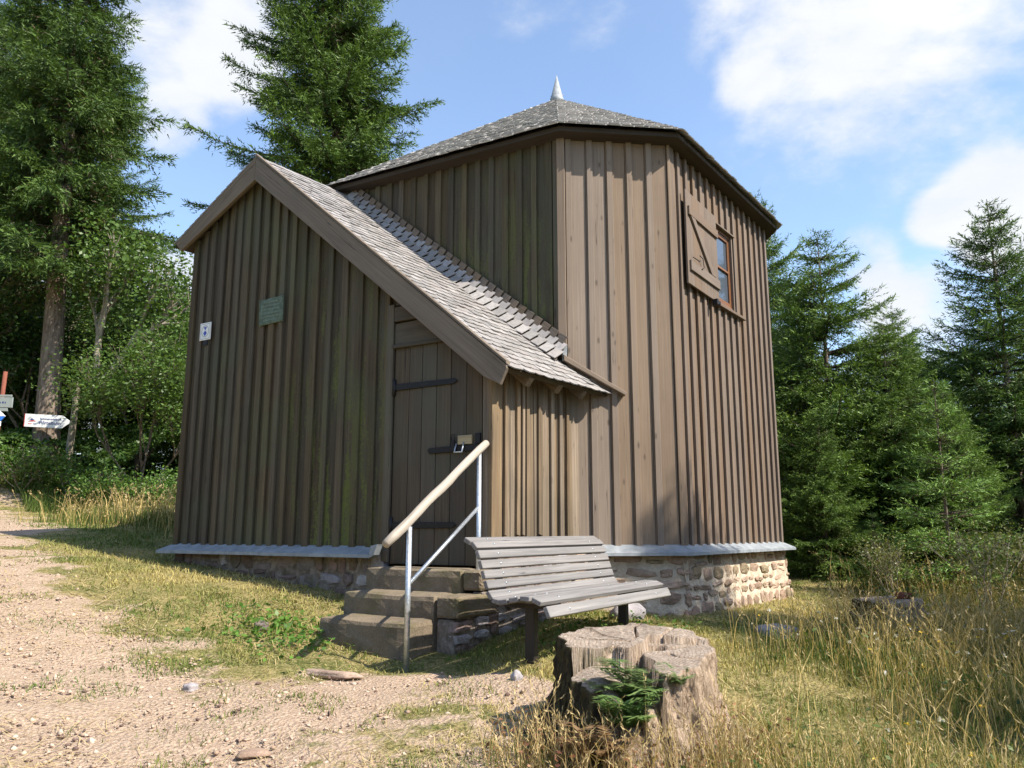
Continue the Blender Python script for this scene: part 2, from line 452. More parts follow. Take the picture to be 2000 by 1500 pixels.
# ------------------------------------------------------------------ ground
CP = np.array([(0, 0, 0), (3, 0, -.02), (-3, 0, .12), (0, -4, -.4), (6, -3, -.2), (-6, -3, .3), (0, 3.67, .38), (-2.4, 3.7, .45), (2.4, 3.7, .36), (-.73, 5.8, .55), (-.25, 6.55, .60), (-1.5, 6.4, .64),
               (0, 5.6, .62), (.75, 6.7, .72), (1.2, 7.8, .71), (2.5, 9.1, .69), (3.5, 10.4, .66), (-3.85, 8.85, 1.17), (-2.6, 8.0, 1.02), (-1.75, 7.5, .90), (-6.0, 10.3, 1.47),
               (-9.7, 15, 1.98), (-10, 17, 2.62), (-3.85, 6, .87), (-2.9, 4.5, .62), (-5.5, 5.5, 1.05), (-6, 8, 1.28), (4.6, 12, .76), (5.5, 12, .8), (7.7, 12, .92), (3.75, 8, .47), (3.85, 6, .47), (6, 6, .5),
               (0, 16, 1.55), (-4, 13, 1.6), (-4.6, 20, 2.0), (6, 15, .85), (10, 16, .9), (0, 27, 2.1), (-20, 20, 3.6), (-20, 33, 4.4), (20, 20, 1.1), (20, 33, 1.4), (0, 40, 2.4), (-40, 45, 5), (40, 45, 1.5), (-15, 5, 1.9), (15, 3, .2), (-15, -8, 1.2), (15, -10, -.6), (0, -15, -1.2)], float)


def _tps():
    P = CP[:, :2]; n = len(P); r = np.linalg.norm(P[:, None] - P[None], axis=2)
    K = np.where(r > 0, r * r * np.log(np.maximum(r, 1e-9)), 0) + np.eye(n) * .02
    A = np.zeros((n + 3, n + 3)); A[:n, :n] = K; A[:n, n] = 1; A[:n, n + 1:] = P; A[n, :n] = 1; A[n + 1:, :n] = P.T
    return np.linalg.solve(A, np.r_[CP[:, 2], 0, 0, 0])


TW = _tps()


def gz(x, y):
    x = np.asarray(x, float); y = np.asarray(y, float); sh = x.shape; x = x.ravel(); y = y.ravel()
    d = np.hypot(x, y - 10); k = np.clip((d - 38) / 30, 0, 1); k = k * k * (3 - 2 * k)
    sc = np.minimum(1, 60 / np.maximum(np.hypot(x, y), 1e-6)); X, Y = x * sc, y * sc
    z = np.empty(len(X))
    for i in range(0, len(X), 20000):
        q = slice(i, i + 20000)
        r = np.hypot(X[q, None] - CP[None, :, 0], Y[q, None] - CP[None, :, 1])
        z[q] = np.where(r > 0, r * r * np.log(np.maximum(r, 1e-9)), 0) @ TW[:-3] + TW[-3] + X[q] * TW[-2] + Y[q] * TW[-1]
    z = z * (1 - k) + k * 1.5
    z += .018 * np.sin(x * 2.1 + 1.3 * np.sin(y * 1.7)) * np.sin(y * 2.6 + x) * (1 - k)
    return z.reshape(sh)


def g1(x, y): return float(gz(np.array([x]), np.array([y]))[0])


PATH = np.array([(-.5, 1.5, 1.8), (-1.0, 3.0, 1.6), (-1.75, 4.2, 1.3), (-3.3, 5.7, .72), (-5.2, 8.0, .62), (-7.9, 11.8, .8), (-10.6, 14.6, 1.0), (-16, 17.5, 1.8), (-30, 24, 2)])
SPUR = np.array([(-1.6, 4.5, .9), (-1.0, 5.25, .55), (-.55, 5.55, .3), (.1, 4.9, .2)])


def _pl(x, y, L):
    best = np.full(x.shape, -9.)
    for a, b in zip(L[:-1], L[1:]):
        d = b[:2] - a[:2]; t = np.clip(((x - a[0]) * d[0] + (y - a[1]) * d[1]) / (d @ d), 0, 1)
        r = np.hypot(x - a[0] - t * d[0], y - a[1] - t * d[1]); w = a[2] + t * (b[2] - a[2])
        best = np.maximum(best, 1 - r / w * .55)
    return best


def field(x, y, s_, seed):
    """cheap smooth noise field 0..1"""
    r = np.random.default_rng(seed); v = 0 * x
    for i in range(6):
        a = r.uniform(0, 6.28); f = s_ * 1.55 ** i * r.uniform(.8, 1.2); v = v + np.sin((x * math.cos(a) + y * math.sin(a)) * f + r.uniform(0, 6.28) + 1.3 * np.sin((y * math.cos(a) - x * math.sin(a)) * f * .7)) / 1.35 ** i
    return np.clip(.5 + v * .22, 0, 1)


def pathv(x, y):   # about 1 on the track, .45 at its edge, falling to 0 outside
    p = np.maximum(_pl(x, y, PATH), _pl(x, y, SPUR)); return np.clip(p + .10 - (.12 + .40 * np.clip((y - 4.0) / 2, 0, 1)) * np.clip((field(x, y, .95, 63) - .42) * 2.2, 0, 1), -.3, 1)


def build_ground():
    def axis(lo, hi, step, far):
        a = list(np.arange(lo, hi + 1e-6, step)); s_ = step; x = a[-1]
        while x < far: s_ *= 1.22; x += s_; a.append(x)
        s_ = step; x = a[0]; b = []
        while x > -far: s_ *= 1.22; x -= s_; b.append(x)
        return np.array(b[::-1] + a)
    xs = axis(-9, 9, .1, 900); ys = axis(1.5, 16, .1, 900)
    X, Y = np.meshgrid(xs, ys); Z = gz(X, Y); nx = len(xs); ny = len(ys)
    # small bumps of turf and ruts close by
    nearm = np.exp(-((X / 9) ** 2 + ((Y - 6) / 9) ** 2))
    Z = Z + nearm * .008 * (np.sin(X * 7 + 2 * np.sin(Y * 5)) + np.sin(Y * 9 + 1.7 * np.sin(X * 6)))
    V = np.stack([X, Y, Z], -1).reshape(-1, 3); idx = np.arange(nx * ny).reshape(ny, nx)
    F = np.stack([idx[:-1, :-1], idx[:-1, 1:], idx[1:, 1:], idx[1:, :-1]], -1).reshape(-1, 4)
    pv = pathv(V[:, 0], V[:, 1]); fc = pv[F].mean(1); onp = fc > .42
    for name, sel in (('ground', ~onp), ('gravel_path', onp)):
        f = F[sel]; used, inv = np.unique(f, return_inverse=True)
        m = np_mesh(name, V[used], inv.reshape(-1, 4), M['ground'], smooth=True)
        a = m.attributes.new('path', 'FLOAT', 'POINT'); a.data.foreach_set('value', pv[used].astype('f'))
        tag(link(bpy.data.objects.new(name, m)), kind='structure')


build_ground()

# ------------------------------------------------------------------ the hut
hut = empty('observation_hut', 'brown board-and-batten wooden hut with a shingled pyramid roof, gabled porch and stone base', 'hut', loc=(.6, 10.8, .8))
hut_children_fix = []
BC = Vector((.53, 7.90, 0)); CD = Vector((1.67, 8.03, 0)); RR = Vector((3.50, 10.57, 0)); LL = Vector((-2.12, 9.39, 0)); MC = Vector((.66, 10.80, 0))
A = Frame((-.17, 6.82), -31); B = Frame(BC, -29.3); Cw = Frame(BC, 6.5); Dw = Frame(CD, 54.2); E = Frame((-.17, 6.82), 52)
LB = (BC - LL).length; LC = (CD - BC).length; LD = (RR - CD).length; LE = 1.10
ZS = 1.335         # sill height
ZW = 5.60          # wall head
VERTS = [LL, BC, CD, RR] + [2 * MC - v for v in (LL, BC, CD, RR)]     # eight corners, counter-clockwise from above


def part(name, label=None, parent=None):
    o = bpy.data.objects.new(name, None); o.empty_display_size = .1; link(o, parent if parent else hut)
    o.matrix_parent_inverse = hut.matrix_basis.inverted() if (parent is None or parent is hut) else Matrix()
    if label: o['label'] = label
    return o


hut.location = (0, 0, 0)   # pieces are modelled in place; the hut's base point is the origin of its own frame


def piece(name, mat, parent, fn, *a, **k):
    mb = MB(); fn(mb, *a, **k); return mb.build(name, mat, parent)


def set_alg(o, fr, fn):
    m = o.data; v = np.empty(len(m.vertices) * 3, 'f'); m.vertices.foreach_get('co', v); v = v.reshape(-1, 3)
    t = [fn(*(fr.local(p)[0], p[2])) for p in v]
    a = m.attributes.new('alg', 'FLOAT', 'POINT'); a.data.foreach_set('value', np.array(t, 'f'))


# --- plain backing of the main house (sheathing behind the boards), with a hole left for the window in wall D
WT0, WT1, WZ0, WZ1 = 1.12, 1.80, 4.14, 5.09
P_front = part('front_wall'); P_left = part('upper_wall'); P_gable = part('gable_wall'); P_side = part('porch_side_wall'); P_win = part('window_wall')


def clipz(t, zt): return zt(t)


# wall D (window side)
def backing_D(mb):
    for r in (rect(0, WT0, ZS, ZW), rect(WT1, LD, ZS, ZW), rect(WT0, WT1, ZS, WZ0), rect(WT0, WT1, WZ1, ZW)): prism(mb, Dw, r, -.10, -.022, ch=0)


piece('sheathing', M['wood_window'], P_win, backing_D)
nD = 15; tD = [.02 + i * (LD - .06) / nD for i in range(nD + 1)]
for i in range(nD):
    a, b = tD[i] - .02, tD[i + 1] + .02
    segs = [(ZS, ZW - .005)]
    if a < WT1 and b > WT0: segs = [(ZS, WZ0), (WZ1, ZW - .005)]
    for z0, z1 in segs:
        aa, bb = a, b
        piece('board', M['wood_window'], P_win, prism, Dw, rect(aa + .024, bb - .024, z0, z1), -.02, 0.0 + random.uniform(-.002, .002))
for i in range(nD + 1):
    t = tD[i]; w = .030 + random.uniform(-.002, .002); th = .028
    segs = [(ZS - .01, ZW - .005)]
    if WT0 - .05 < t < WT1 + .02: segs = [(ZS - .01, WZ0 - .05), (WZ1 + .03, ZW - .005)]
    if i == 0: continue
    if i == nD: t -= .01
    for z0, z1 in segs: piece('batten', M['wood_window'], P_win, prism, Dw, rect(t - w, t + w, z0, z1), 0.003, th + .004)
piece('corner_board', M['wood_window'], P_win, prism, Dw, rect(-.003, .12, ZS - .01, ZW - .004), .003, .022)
# wall C (front chamfer): wide smooth boards with battens
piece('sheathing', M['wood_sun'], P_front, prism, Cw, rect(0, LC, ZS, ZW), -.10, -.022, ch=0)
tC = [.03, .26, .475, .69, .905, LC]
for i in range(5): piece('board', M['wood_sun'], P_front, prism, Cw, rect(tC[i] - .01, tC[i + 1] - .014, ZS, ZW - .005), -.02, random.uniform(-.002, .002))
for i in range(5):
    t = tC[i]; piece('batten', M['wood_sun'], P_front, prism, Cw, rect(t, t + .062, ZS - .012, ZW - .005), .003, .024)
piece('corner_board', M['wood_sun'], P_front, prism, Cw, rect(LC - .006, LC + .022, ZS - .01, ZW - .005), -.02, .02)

# wall B (above the porch roof)


def roofz_B(t): return 3.20 - (t + .04) * .795     # porch roof where it meets wall B


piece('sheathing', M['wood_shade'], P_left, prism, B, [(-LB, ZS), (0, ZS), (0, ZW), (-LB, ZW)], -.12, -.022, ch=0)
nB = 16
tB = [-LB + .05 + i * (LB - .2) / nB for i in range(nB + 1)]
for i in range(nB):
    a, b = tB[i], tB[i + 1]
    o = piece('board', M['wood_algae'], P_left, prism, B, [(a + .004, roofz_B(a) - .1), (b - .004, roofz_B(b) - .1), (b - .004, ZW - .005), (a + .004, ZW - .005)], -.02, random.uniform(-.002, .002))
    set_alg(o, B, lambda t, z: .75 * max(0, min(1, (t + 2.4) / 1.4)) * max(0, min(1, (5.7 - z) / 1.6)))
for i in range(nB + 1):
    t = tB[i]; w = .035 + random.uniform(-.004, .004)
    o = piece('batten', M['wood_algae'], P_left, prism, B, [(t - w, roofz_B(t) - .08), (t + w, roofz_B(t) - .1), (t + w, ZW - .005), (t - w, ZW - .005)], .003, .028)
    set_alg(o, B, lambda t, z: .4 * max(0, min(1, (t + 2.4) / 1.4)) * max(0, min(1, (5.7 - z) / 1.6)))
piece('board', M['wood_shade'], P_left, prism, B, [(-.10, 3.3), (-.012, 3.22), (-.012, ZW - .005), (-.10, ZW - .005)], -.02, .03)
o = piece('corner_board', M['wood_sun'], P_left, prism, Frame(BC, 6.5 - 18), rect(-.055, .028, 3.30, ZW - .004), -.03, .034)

# hidden back faces of the main house: plain boarding
P_back = part('back_wall')
for i in range(3, 8):
    a = VERTS[i]; b = VERTS[(i + 1) % 8]; d_ = b - a; fr = Frame(a, math.degrees(math.atan2(d_.y, d_.x))); n_ = max(3, int(d_.length / .21))
    for j in range(n_):
        piece('board', M['wood_shade'], P_back, prism, fr, rect(d_.length * j / n_, d_.length * (j + 1) / n_ - .006, .9, ZW - .005), -.03, .005 * (j % 2))

# --- porch geometry
OV = .15                                   # overhang of the porch roof before the gable
PK_T, PK_Z = -3.02, 5.575; EV_T, EV_Z = .23, 2.87; LV_T, LV_Z = -4.31, 4.82
sR = (PK_Z - EV_Z) / (EV_T - PK_T); sL = (PK_Z - LV_Z) / (PK_T - LV_T)


def rakez(t): return PK_Z - (t - PK_T) * sR if t > PK_T else PK_Z - (PK_T - t) * sL


AL = -4.10                                 # left end of the gable wall
DJ0, DJ1 = -1.09, -.10                     # door opening
under = lambda t: rakez(t) - .12
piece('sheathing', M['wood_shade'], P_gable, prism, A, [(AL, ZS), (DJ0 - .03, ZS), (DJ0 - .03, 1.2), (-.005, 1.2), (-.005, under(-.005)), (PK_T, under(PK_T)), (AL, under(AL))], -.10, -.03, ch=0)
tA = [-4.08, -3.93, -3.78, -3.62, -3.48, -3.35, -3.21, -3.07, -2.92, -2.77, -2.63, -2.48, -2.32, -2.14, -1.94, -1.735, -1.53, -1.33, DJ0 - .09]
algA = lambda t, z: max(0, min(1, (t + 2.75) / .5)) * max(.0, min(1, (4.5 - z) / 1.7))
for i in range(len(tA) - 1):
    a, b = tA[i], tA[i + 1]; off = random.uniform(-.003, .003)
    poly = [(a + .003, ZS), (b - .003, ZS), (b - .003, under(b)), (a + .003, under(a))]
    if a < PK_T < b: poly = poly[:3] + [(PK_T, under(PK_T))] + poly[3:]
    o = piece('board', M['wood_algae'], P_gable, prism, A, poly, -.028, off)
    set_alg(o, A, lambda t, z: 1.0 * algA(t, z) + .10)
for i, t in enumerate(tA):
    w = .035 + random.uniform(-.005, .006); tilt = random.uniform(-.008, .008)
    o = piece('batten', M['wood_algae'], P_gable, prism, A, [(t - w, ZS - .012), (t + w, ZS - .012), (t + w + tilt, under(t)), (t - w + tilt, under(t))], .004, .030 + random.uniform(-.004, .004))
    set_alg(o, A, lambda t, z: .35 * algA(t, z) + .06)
# door casing and corner
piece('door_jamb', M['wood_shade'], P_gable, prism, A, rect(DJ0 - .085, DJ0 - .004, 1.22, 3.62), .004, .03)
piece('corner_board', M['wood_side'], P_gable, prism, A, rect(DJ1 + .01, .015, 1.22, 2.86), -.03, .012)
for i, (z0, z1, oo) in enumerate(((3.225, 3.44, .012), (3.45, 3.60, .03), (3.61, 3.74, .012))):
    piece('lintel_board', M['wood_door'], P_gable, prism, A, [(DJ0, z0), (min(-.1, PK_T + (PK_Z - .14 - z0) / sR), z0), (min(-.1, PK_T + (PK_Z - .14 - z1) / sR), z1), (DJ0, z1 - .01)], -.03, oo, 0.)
# side wall E of the porch: narrow weathered boards
under_E = 2.93
piece('sheathing', M['wood_side'], P_side, prism, E, rect(.0, LE + .3, ZS - .3, under_E), -.08, -.022, ch=0)
tE = [.0, .135, .25, .345, .43, .50, .60, .70, .84, .97, 1.09, 1.22]
for i in range(len(tE) - 1):
    piece('board', M['wood_side'], P_side, prism, E, rect(tE[i] + .002, tE[i + 1] - .002, 1.44, under_E), -.02, random.uniform(-.004, .004))
for t, w in ((.155, .014), (.335, .024), (.41, .018), (.475, .022), (.665, .03), (.86, .026), (1.0, .024), (1.115, .02)):
    piece('batten', M['wood_side'], P_side, prism, E, [(t - w, 1.45 + random.uniform(-.03, .02)), (t + w, 1.45), (t + w + .01, under_E), (t - w + .01, under_E)], .005, .03)
piece('board', M['wood_side'], P_side, prism, E, rect(-.022, .04, ZS - .05, under_E), -.02, .018)
piece('base_board', M['wood_side'], P_side, prism, E, rect(.04, 1.2, 1.28, 1.436), -.02, .01, 0.)
# left flank and back of the porch (out of sight)
Gl = Frame(A.w(AL, 0), A.ang + 90)     # runs backwards from the left corner
Gl = Frame(A.w(AL, 0) - A.n * 2.4, A.ang + 90 + 180)
for j in range(12): piece('board', M['wood_shade'], P_back, prism, Gl, rect(j * .2, j * .2 + .194, .9, LV_Z + .08), -.03, .004 * (j % 2))

# --- zinc drip sills


def sill(mb, fr, t0, t1, z, drop=.045, out=.16, mit0=0., mit1=0.):
    prof = [(-.02, z + .028), (.0, z + .028), (out, z - drop), (out + .002, z - drop - .03), (out - .008, z - drop - .03), (out - .01, z - drop - .008), (-.02, z)]
    V = []; G = []
    for t, mt in ((t0, mit0), (t1, mit1)):
        for (o, zz) in prof: V.append(fr.w(t + mt * o, zz, o)); G.append((t, o, zz))
    n = len(prof); F = [tuple(range(n)), tuple(reversed(range(n, 2 * n)))] + [(i, n + i, n + (i + 1) % n, (i + 1) % n) for i in range(n)]
    mb.add(V, F, G)


tn = lambda a: math.tan(R(a))
piece('drip_sill', M['zinc'], hut, sill, A, AL - .02, -2.62, ZS, mit0=-.6)
piece('drip_sill', M['zinc'], hut, sill, A, -2.615, -1.19, ZS - .002)
piece('drip_sill', M['zinc'], hut, sill, Cw, .30, LC, ZS, mit1=tn(23.85))
piece('drip_sill', M['zinc'], hut, sill, Dw, 0, 1.6, ZS, mit0=-tn(23.85))
piece('drip_sill', M['zinc'], hut, sill, Dw, 1.605, LD - .02, ZS - .002, mit1=.5)
piece('sill_end', M['zinc'], hut, prism, A, [(-1.20, ZS - .085), (-1.13, ZS - .05), (-1.09, ZS + .045), (-1.17, ZS + .03)], .10, .175)

# --- main roof: eight facets of shingles above fascia and soffit
APEX = Vector((MC.x, MC.y, 7.72)); OVR = .205; ZE = 5.665


def offset_poly(vs, w):
    out = []
    n = len(vs)
    for i in range(n):
        p0, p1, p2 = vs[i - 1], vs[i], vs[(i + 1) % n]
        a = (p1 - p0).normalized(); b = (p2 - p1).normalized(); na = Vector((a.y, -a.x, 0)); nb = Vector((b.y, -b.x, 0)); m = na + nb
        out.append(p1 + m * (w / (m.length_squared / 2)))
    return out


P_roof = part('main_roof')
EO = offset_poly(VERTS, OVR); EI = offset_poly(VERTS, OVR - .03); WI = offset_poly(VERTS, -.05)


def ring(mb, o0, o1, z0, z1):
    n = 8; V = [Vector((p.x, p.y, z0)) for p in o0] + [Vector((p.x, p.y, z1)) for p in o1]
    F = [(i, (i + 1) % n, n + (i + 1) % n, n + i) for i in range(n)]
    G = []
    acc = 0
    for q in (0, 1):
        acc = 0
        for i in range(n):
            G.append((acc, q * .3, 0)); acc += (o0[(i + 1) % n] - o0[i]).length
    mb.add(V, F, G)


def soffit(mb): ring(mb, WI, EI, ZW - .012, ZW + .005)


def fascia(mb): ring(mb, EI, EI, ZW + .005, ZE - .012)


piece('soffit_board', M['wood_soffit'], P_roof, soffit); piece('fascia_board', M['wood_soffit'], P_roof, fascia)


def roofdeck(mb):
    V = [Vector((p.x, p.y, ZE - .012)) for p in EI] + [APEX - Vector((0, 0, .02))]
    mb.add(V, [(i, (i + 1) % 8, 8) for i in range(8)])


piece('roof_deck', M['under'], P_roof, roofdeck)


def shingle_geo(w, h, th, pointed=.35):
    """one shingle lying in the x (across), y (up the slope) plane; lower edge at y=0, tail raised"""
    x = w / 2; c = pointed * w
    pl = [(-x, c * .55), (-x + c * .6, .0), (x - c * .6, 0.0), (x, c * .55), (x, h), (-x, h)]
    V = [(a, b, 0.0) for a, b in pl] + [(a, b, th) for a, b in pl]
    F = [(6, 7, 8, 9, 10, 11), (0, 1, 7, 6), (1, 2, 8, 7), (2, 3, 9, 8), (3, 4, 10, 9), (5, 0, 6, 11), (5, 4, 3, 2, 1, 0)]
    return V, F


def tri_inside(p, a, b, c):
    def cr(u, v, w): return (v[0] - u[0]) * (w[1] - u[1]) - (v[1] - u[1]) * (w[0] - u[0])
    s1, s2, s3 = cr(a, b, p), cr(b, c, p), cr(c, a, p)
    return s1 >= 0 and s2 >= 0 and s3 >= 0


def main_shingles():
    allV = []; allF = []; tone = []; singles = []
    protoV, protoF = shingle_geo(1, 1, 1)
    for i in range(8):
        a = EO[i].copy(); b = EO[(i + 1) % 8].copy(); a.z = b.z = ZE - .006
        ex = (b - a).normalized(); mid = (a + b) / 2; up = (APEX - mid); up = (up - ex * up.dot(ex)).normalized(); nn = ex.cross(up)
        if nn.z < 0: nn = -nn
        L = (b - a).length; apx, apy = (APEX - a).dot(ex), (APEX - a).dot(up)
        hgt = apy; expo = .115; rows = int(hgt / expo) + 1
        near = i in (0, 1, 2)
        for r in range(rows):
            y = -.035 + r * expo; xl = apx * max(y, 0) / hgt; xr = L + (apx - L) * max(y, 0) / hgt
            x = xl - random.uniform(0, .08)
            while x < xr + .02:
                w = random.uniform(.11, .17) if near else .2
                x0, x1 = max(x, xl - .015), min(x + w - .004, xr + .015)
                if x1 - x0 > .02:
                    tilt = .125 + random.uniform(-.022, .026); h = .17; yo = random.uniform(-.009, .009); th = random.uniform(.008, .013)
                    rot = random.uniform(-.02, .02)
                    V, F = shingle_geo(x1 - x0, h, th, .22)
                    sh = []
                    for (px_, py_, pz_) in V:
                        xx = (x0 + x1) / 2 + px_ + rot * py_; yy = y + yo + py_
                        # keep the upper corners inside the hips
                        lim0 = apx * max(yy, 0) / hgt - .012; lim1 = L + (apx - L) * max(yy, 0) / hgt + .012
                        xx = min(max(xx, lim0), lim1)
                        zz = pz_ + (h - py_) * tilt * .9 + .004
                        sh.append(a + ex * xx + up * yy + nn * zz)
                    c = sum((Vector(q) for q in sh), Vector()) / len(sh)
                    singles.append((sh, F, near, (c - EYE).length * (1 if i == 1 else (1.2 if i == 0 else 1.6 if i == 2 else 99))))
                x += w
    return singles


def emit_shingles(items, mat, parent, n_single, key):
    items.sort(key=key)
    for sh, F, *_ in items[:n_single]:
        c = sum((Vector(q) for q in sh), Vector()) / len(sh)
        m = bpy.data.meshes.new('shingle'); m.from_pydata([tuple(Vector(q) - c) for q in sh], [], F); m.materials.append(mat)
        o = bpy.data.objects.new('shingle', m); o.location = c; link(o, parent)
    V = []; Fs = []; T = []
    for sh, F, *_ in items[n_single:]:
        b = len(V); V += [tuple(q) for q in sh]; Fs += [tuple(i + b for i in f) for f in F]; T += [random.random()] * len(sh)
    if V:
        m = bpy.data.meshes.new('shingles'); m.from_pydata(V, [], Fs); m.materials.append(mat)
        a = m.attributes.new('tone', 'FLOAT', 'POINT'); a.data.foreach_set('value', np.array(T, 'f'))
        tag(link(bpy.data.objects.new('shingles', m), parent), kind='stuff')


emit_shingles(main_shingles(), M['shingle_old'], P_roof, 0, key=lambda s_: s_[3])


def spire(mb):
    pts = [APEX + Vector((0, 0, z)) for z in (-.06, .02, .03, .40)]
    tube(mb, pts, [.105, .10, .092, .004], 16)


piece('spire_cone', M['zinc'], P_roof, spire)

# --- porch roof
P_proof = part('porch_roof')
ED = unit(53)
pk = A.w(PK_T, PK_Z, OV); ev = A.w(EV_T, EV_Z, OV); lv = A.w(LV_T, LV_Z, OV)
dn = (ev - pk).normalized(); LS = (ev - pk).length; nrm = dn.cross(ED).normalized()
if nrm.z < 0: nrm = -nrm
ac = (ED - dn * ED.dot(dn)).normalized()     # across the slope, at right angles to the fall line


def in_front(P):
    tb, ob = B.local(P); tc, oc = Cw.local(P)
    return (ob > -.0) if tb < 0.0 else (oc > -.0)


def deck(mb):
    n = 10; V = []; F = []
    for i in range(n + 1):
        s0 = LS * i / n
        p0 = pk + dn * (s0 - .0) - nrm * .03; w = 0
        while in_front(p0 + ED * w) and w < 2.2: w += .02
        V += [p0, p0 + ED * w]
    for i in range(n): F.append((2 * i, 2 * i + 2, 2 * i + 3, 2 * i + 1))
    m2 = len(V); V += [v - nrm * .03 for v in V]
    F += [tuple(reversed([i + m2 for i in f])) for f in F]
    F += [(2 * n, 2 * n + m2, 2 * n + 1 + m2, 2 * n + 1), (0, 1, 1 + m2, m2)]
    mb.add(V, F)


piece('roof_deck', M['under'], P_proof, deck)


def deck_left(mb):
    e2 = ED * 2.45
    V = [pk, lv, lv + e2, pk + e2]; V = [v - Vector((0, 0, .02)) for v in V] + [v - Vector((0, 0, .07)) for v in V]
    mb.add(V, [(3, 2, 1, 0), (4, 5, 6, 7), (1, 2, 6, 5), (2, 3, 7, 6)])


piece('roof_deck', M['under'], P_proof, deck_left)


def porch_shingles():
    items = []; expo = .102; rows = int(LS / expo) + 1
    for r in range(rows):
        yb = r * expo - .045              # distance up from the eave edge of the tail
        x = .045 + (0 if r % 2 else .06) + random.uniform(-.02, .02)
        first = True
        while x < 2.6:
            w = random.uniform(.105, .155)
            base = ev - dn * max(yb, -.05)
            # shear so that the verge stays parallel to the ridge
            x0 = .02 if first else x; x1 = x + w - .004; first = False
            # point on the slope: along ED from the verge
            k = 1 / max(.2, ED.dot(ac))
            c = base + ED * ((x0 + x1) / 2 * k)
            if in_front(c + ED * .03) and yb < LS:
                V, F = shingle_geo(x1 - x0, .165, random.uniform(.008, .012), .30)
                tilt = .10 + random.uniform(-.025, .03); rot = random.uniform(-.03, .03); yo = random.uniform(-.008, .008)
                sh = []
                for a_, b_, c_ in V:
                    h = b_ + yo
                    sh.append(c + ac * (a_ + rot * b_) - dn * h + nrm * (c_ + (.165 - b_) * tilt * .9 - .012))
                items.append((sh, F, (c - EYE).length))
            x += w
    return items


emit_shingles(porch_shingles(), M['shingle'], P_proof, 300, key=lambda s_: s_[2])


def left_shingles(mb):
    # the far slope is seen only edge-on: lapped courses
    dl = (lv - pk).normalized(); n2 = ED.cross(dl).normalized()
    if n2.z < 0: n2 = -n2
    LSl = (lv - pk).length; e2 = ED * 2.45
    for i in range(int(LSl / .1)):
        s0 = LSl - i * .1 + .03; a = pk + dl * s0 + n2 * .02; b = pk + dl * (s0 - .15) + n2 * .004
        V = [a, a + e2, b + e2, b]; V += [v - n2 * .01 for v in V]
        mb.add(V, [(0, 1, 2, 3), (7, 6, 5, 4), (0, 4, 5, 1), (1, 5, 6, 2), (3, 7, 4, 0)])


piece('shingle_course', M['shingle'], P_proof, left_shingles)

# turned-up flashing tiles where the porch roof meets wall B
P_flash = P_proof
nf = 31
for (o0, z0_, o1, z1_) in ((.20, -.02, .10, .075), (.10, .075, .045, .17), (.045, .17, .03, .26)):
    piece('dark_gap_strip', M['under'], P_flash, lambda mb: mb.add([B.w(-LB + .1, roofz_B(-LB + .1) + z0_, o0), B.w(0, roofz_B(0) + z0_, o0), B.w(0, roofz_B(0) + z1_, o1), B.w(-LB + .1, roofz_B(-LB + .1) + z1_, o1)], [(0, 1, 2, 3)]))  # added dark strip, makes the gaps between tiles read as shade
for row in range(3):
    for i in range(nf):
        f = (i + .5 + .12 * row) / nf; t = -LB + .15 + (LB - .16) * f
        if t > -.02: continue
        zr = roofz_B(t)
        stepw = (LB - .12) / nf / math.cos(math.atan(.795)) * .5
        along = (B.w(1, -.795, 0) - B.w(0, 0, 0)).normalized()       # down along the wall-roof line
        o0, z0_, o1, z1_ = ((.20, -.02, .10, .075), (.10, .075, .045, .17), (.045, .17, .03, .26))[row]
        base = B.w(t, zr + z0_, o0); upv = (B.n * (o1 - o0) + Vector((0, 0, z1_ - z0_))); hh = upv.length; upv.normalize()
        nf_ = upv.cross(along).normalized()
        if nf_.dot(B.n) < 0: nf_ = -nf_
        mb = MB(); a2 = (along + nf_ * .15 + upv * random.uniform(-.05, .05)).normalized(); u2 = (upv - a2 * upv.dot(a2)).normalized()
        box(mb, base + u2 * hh * .5 + nf_ * .016, a2, u2, a2.cross(u2), stepw * .88, hh * .53, .006, .002)
        mb.build('flashing_tile', M['shingle'] if row < 2 else M['wood_rake'], P_flash)
# rake boards on the gable, eave fascia, rafter ends, cap strip on wall C


def rake(mb, t0, t1, w, o0, o1, cut=False):
    z0, z1 = rakez(t0), rakez(t1)
    poly = [(t0, z0 - w), (t1, z1 - w), (t1, z1 + .004), (t0, z0 + .004)]
    ang = math.degrees(math.atan2(z1 - z0, t1 - t0)); prism(mb, A, poly, o0, o1, ang, .004)


piece('rake_board', M['wood_rake'], P_proof, lambda mb: prism(mb, A, [(PK_T, PK_Z - .275), (EV_T - .22, rakez(EV_T - .22) - .265), (EV_T - .06, rakez(EV_T - .06) - .21), (EV_T + .005, rakez(EV_T) - .03), (EV_T, rakez(EV_T) + .006), (PK_T, PK_Z + .006)], OV - .035, OV, -39.8, .004))
piece('rake_board', M['wood_rake'], P_proof, lambda mb: prism(mb, A, [(LV_T, LV_Z - .02), (LV_T + .10, LV_Z - .12), (PK_T - .003, PK_Z - .275), (PK_T - .003, PK_Z + .006), (LV_T, LV_Z + .006)], OV - .036, OV - .002, 30.2, .004))
piece('rake_soffit', M['wood_shade'], P_proof, lambda mb: (prism(mb, A, [(PK_T, PK_Z - .2), (EV_T - .1, rakez(EV_T - .1) - .2), (EV_T - .1, rakez(EV_T - .1) - .05), (PK_T, PK_Z - .05)], .035, OV - .04, -39.8, 0), prism(mb, A, [(LV_T + .05, LV_Z - .06), (PK_T, PK_Z - .2), (PK_T, PK_Z - .05), (LV_T + .05, LV_Z - .005)], .035, OV - .04, 30.2, 0)))
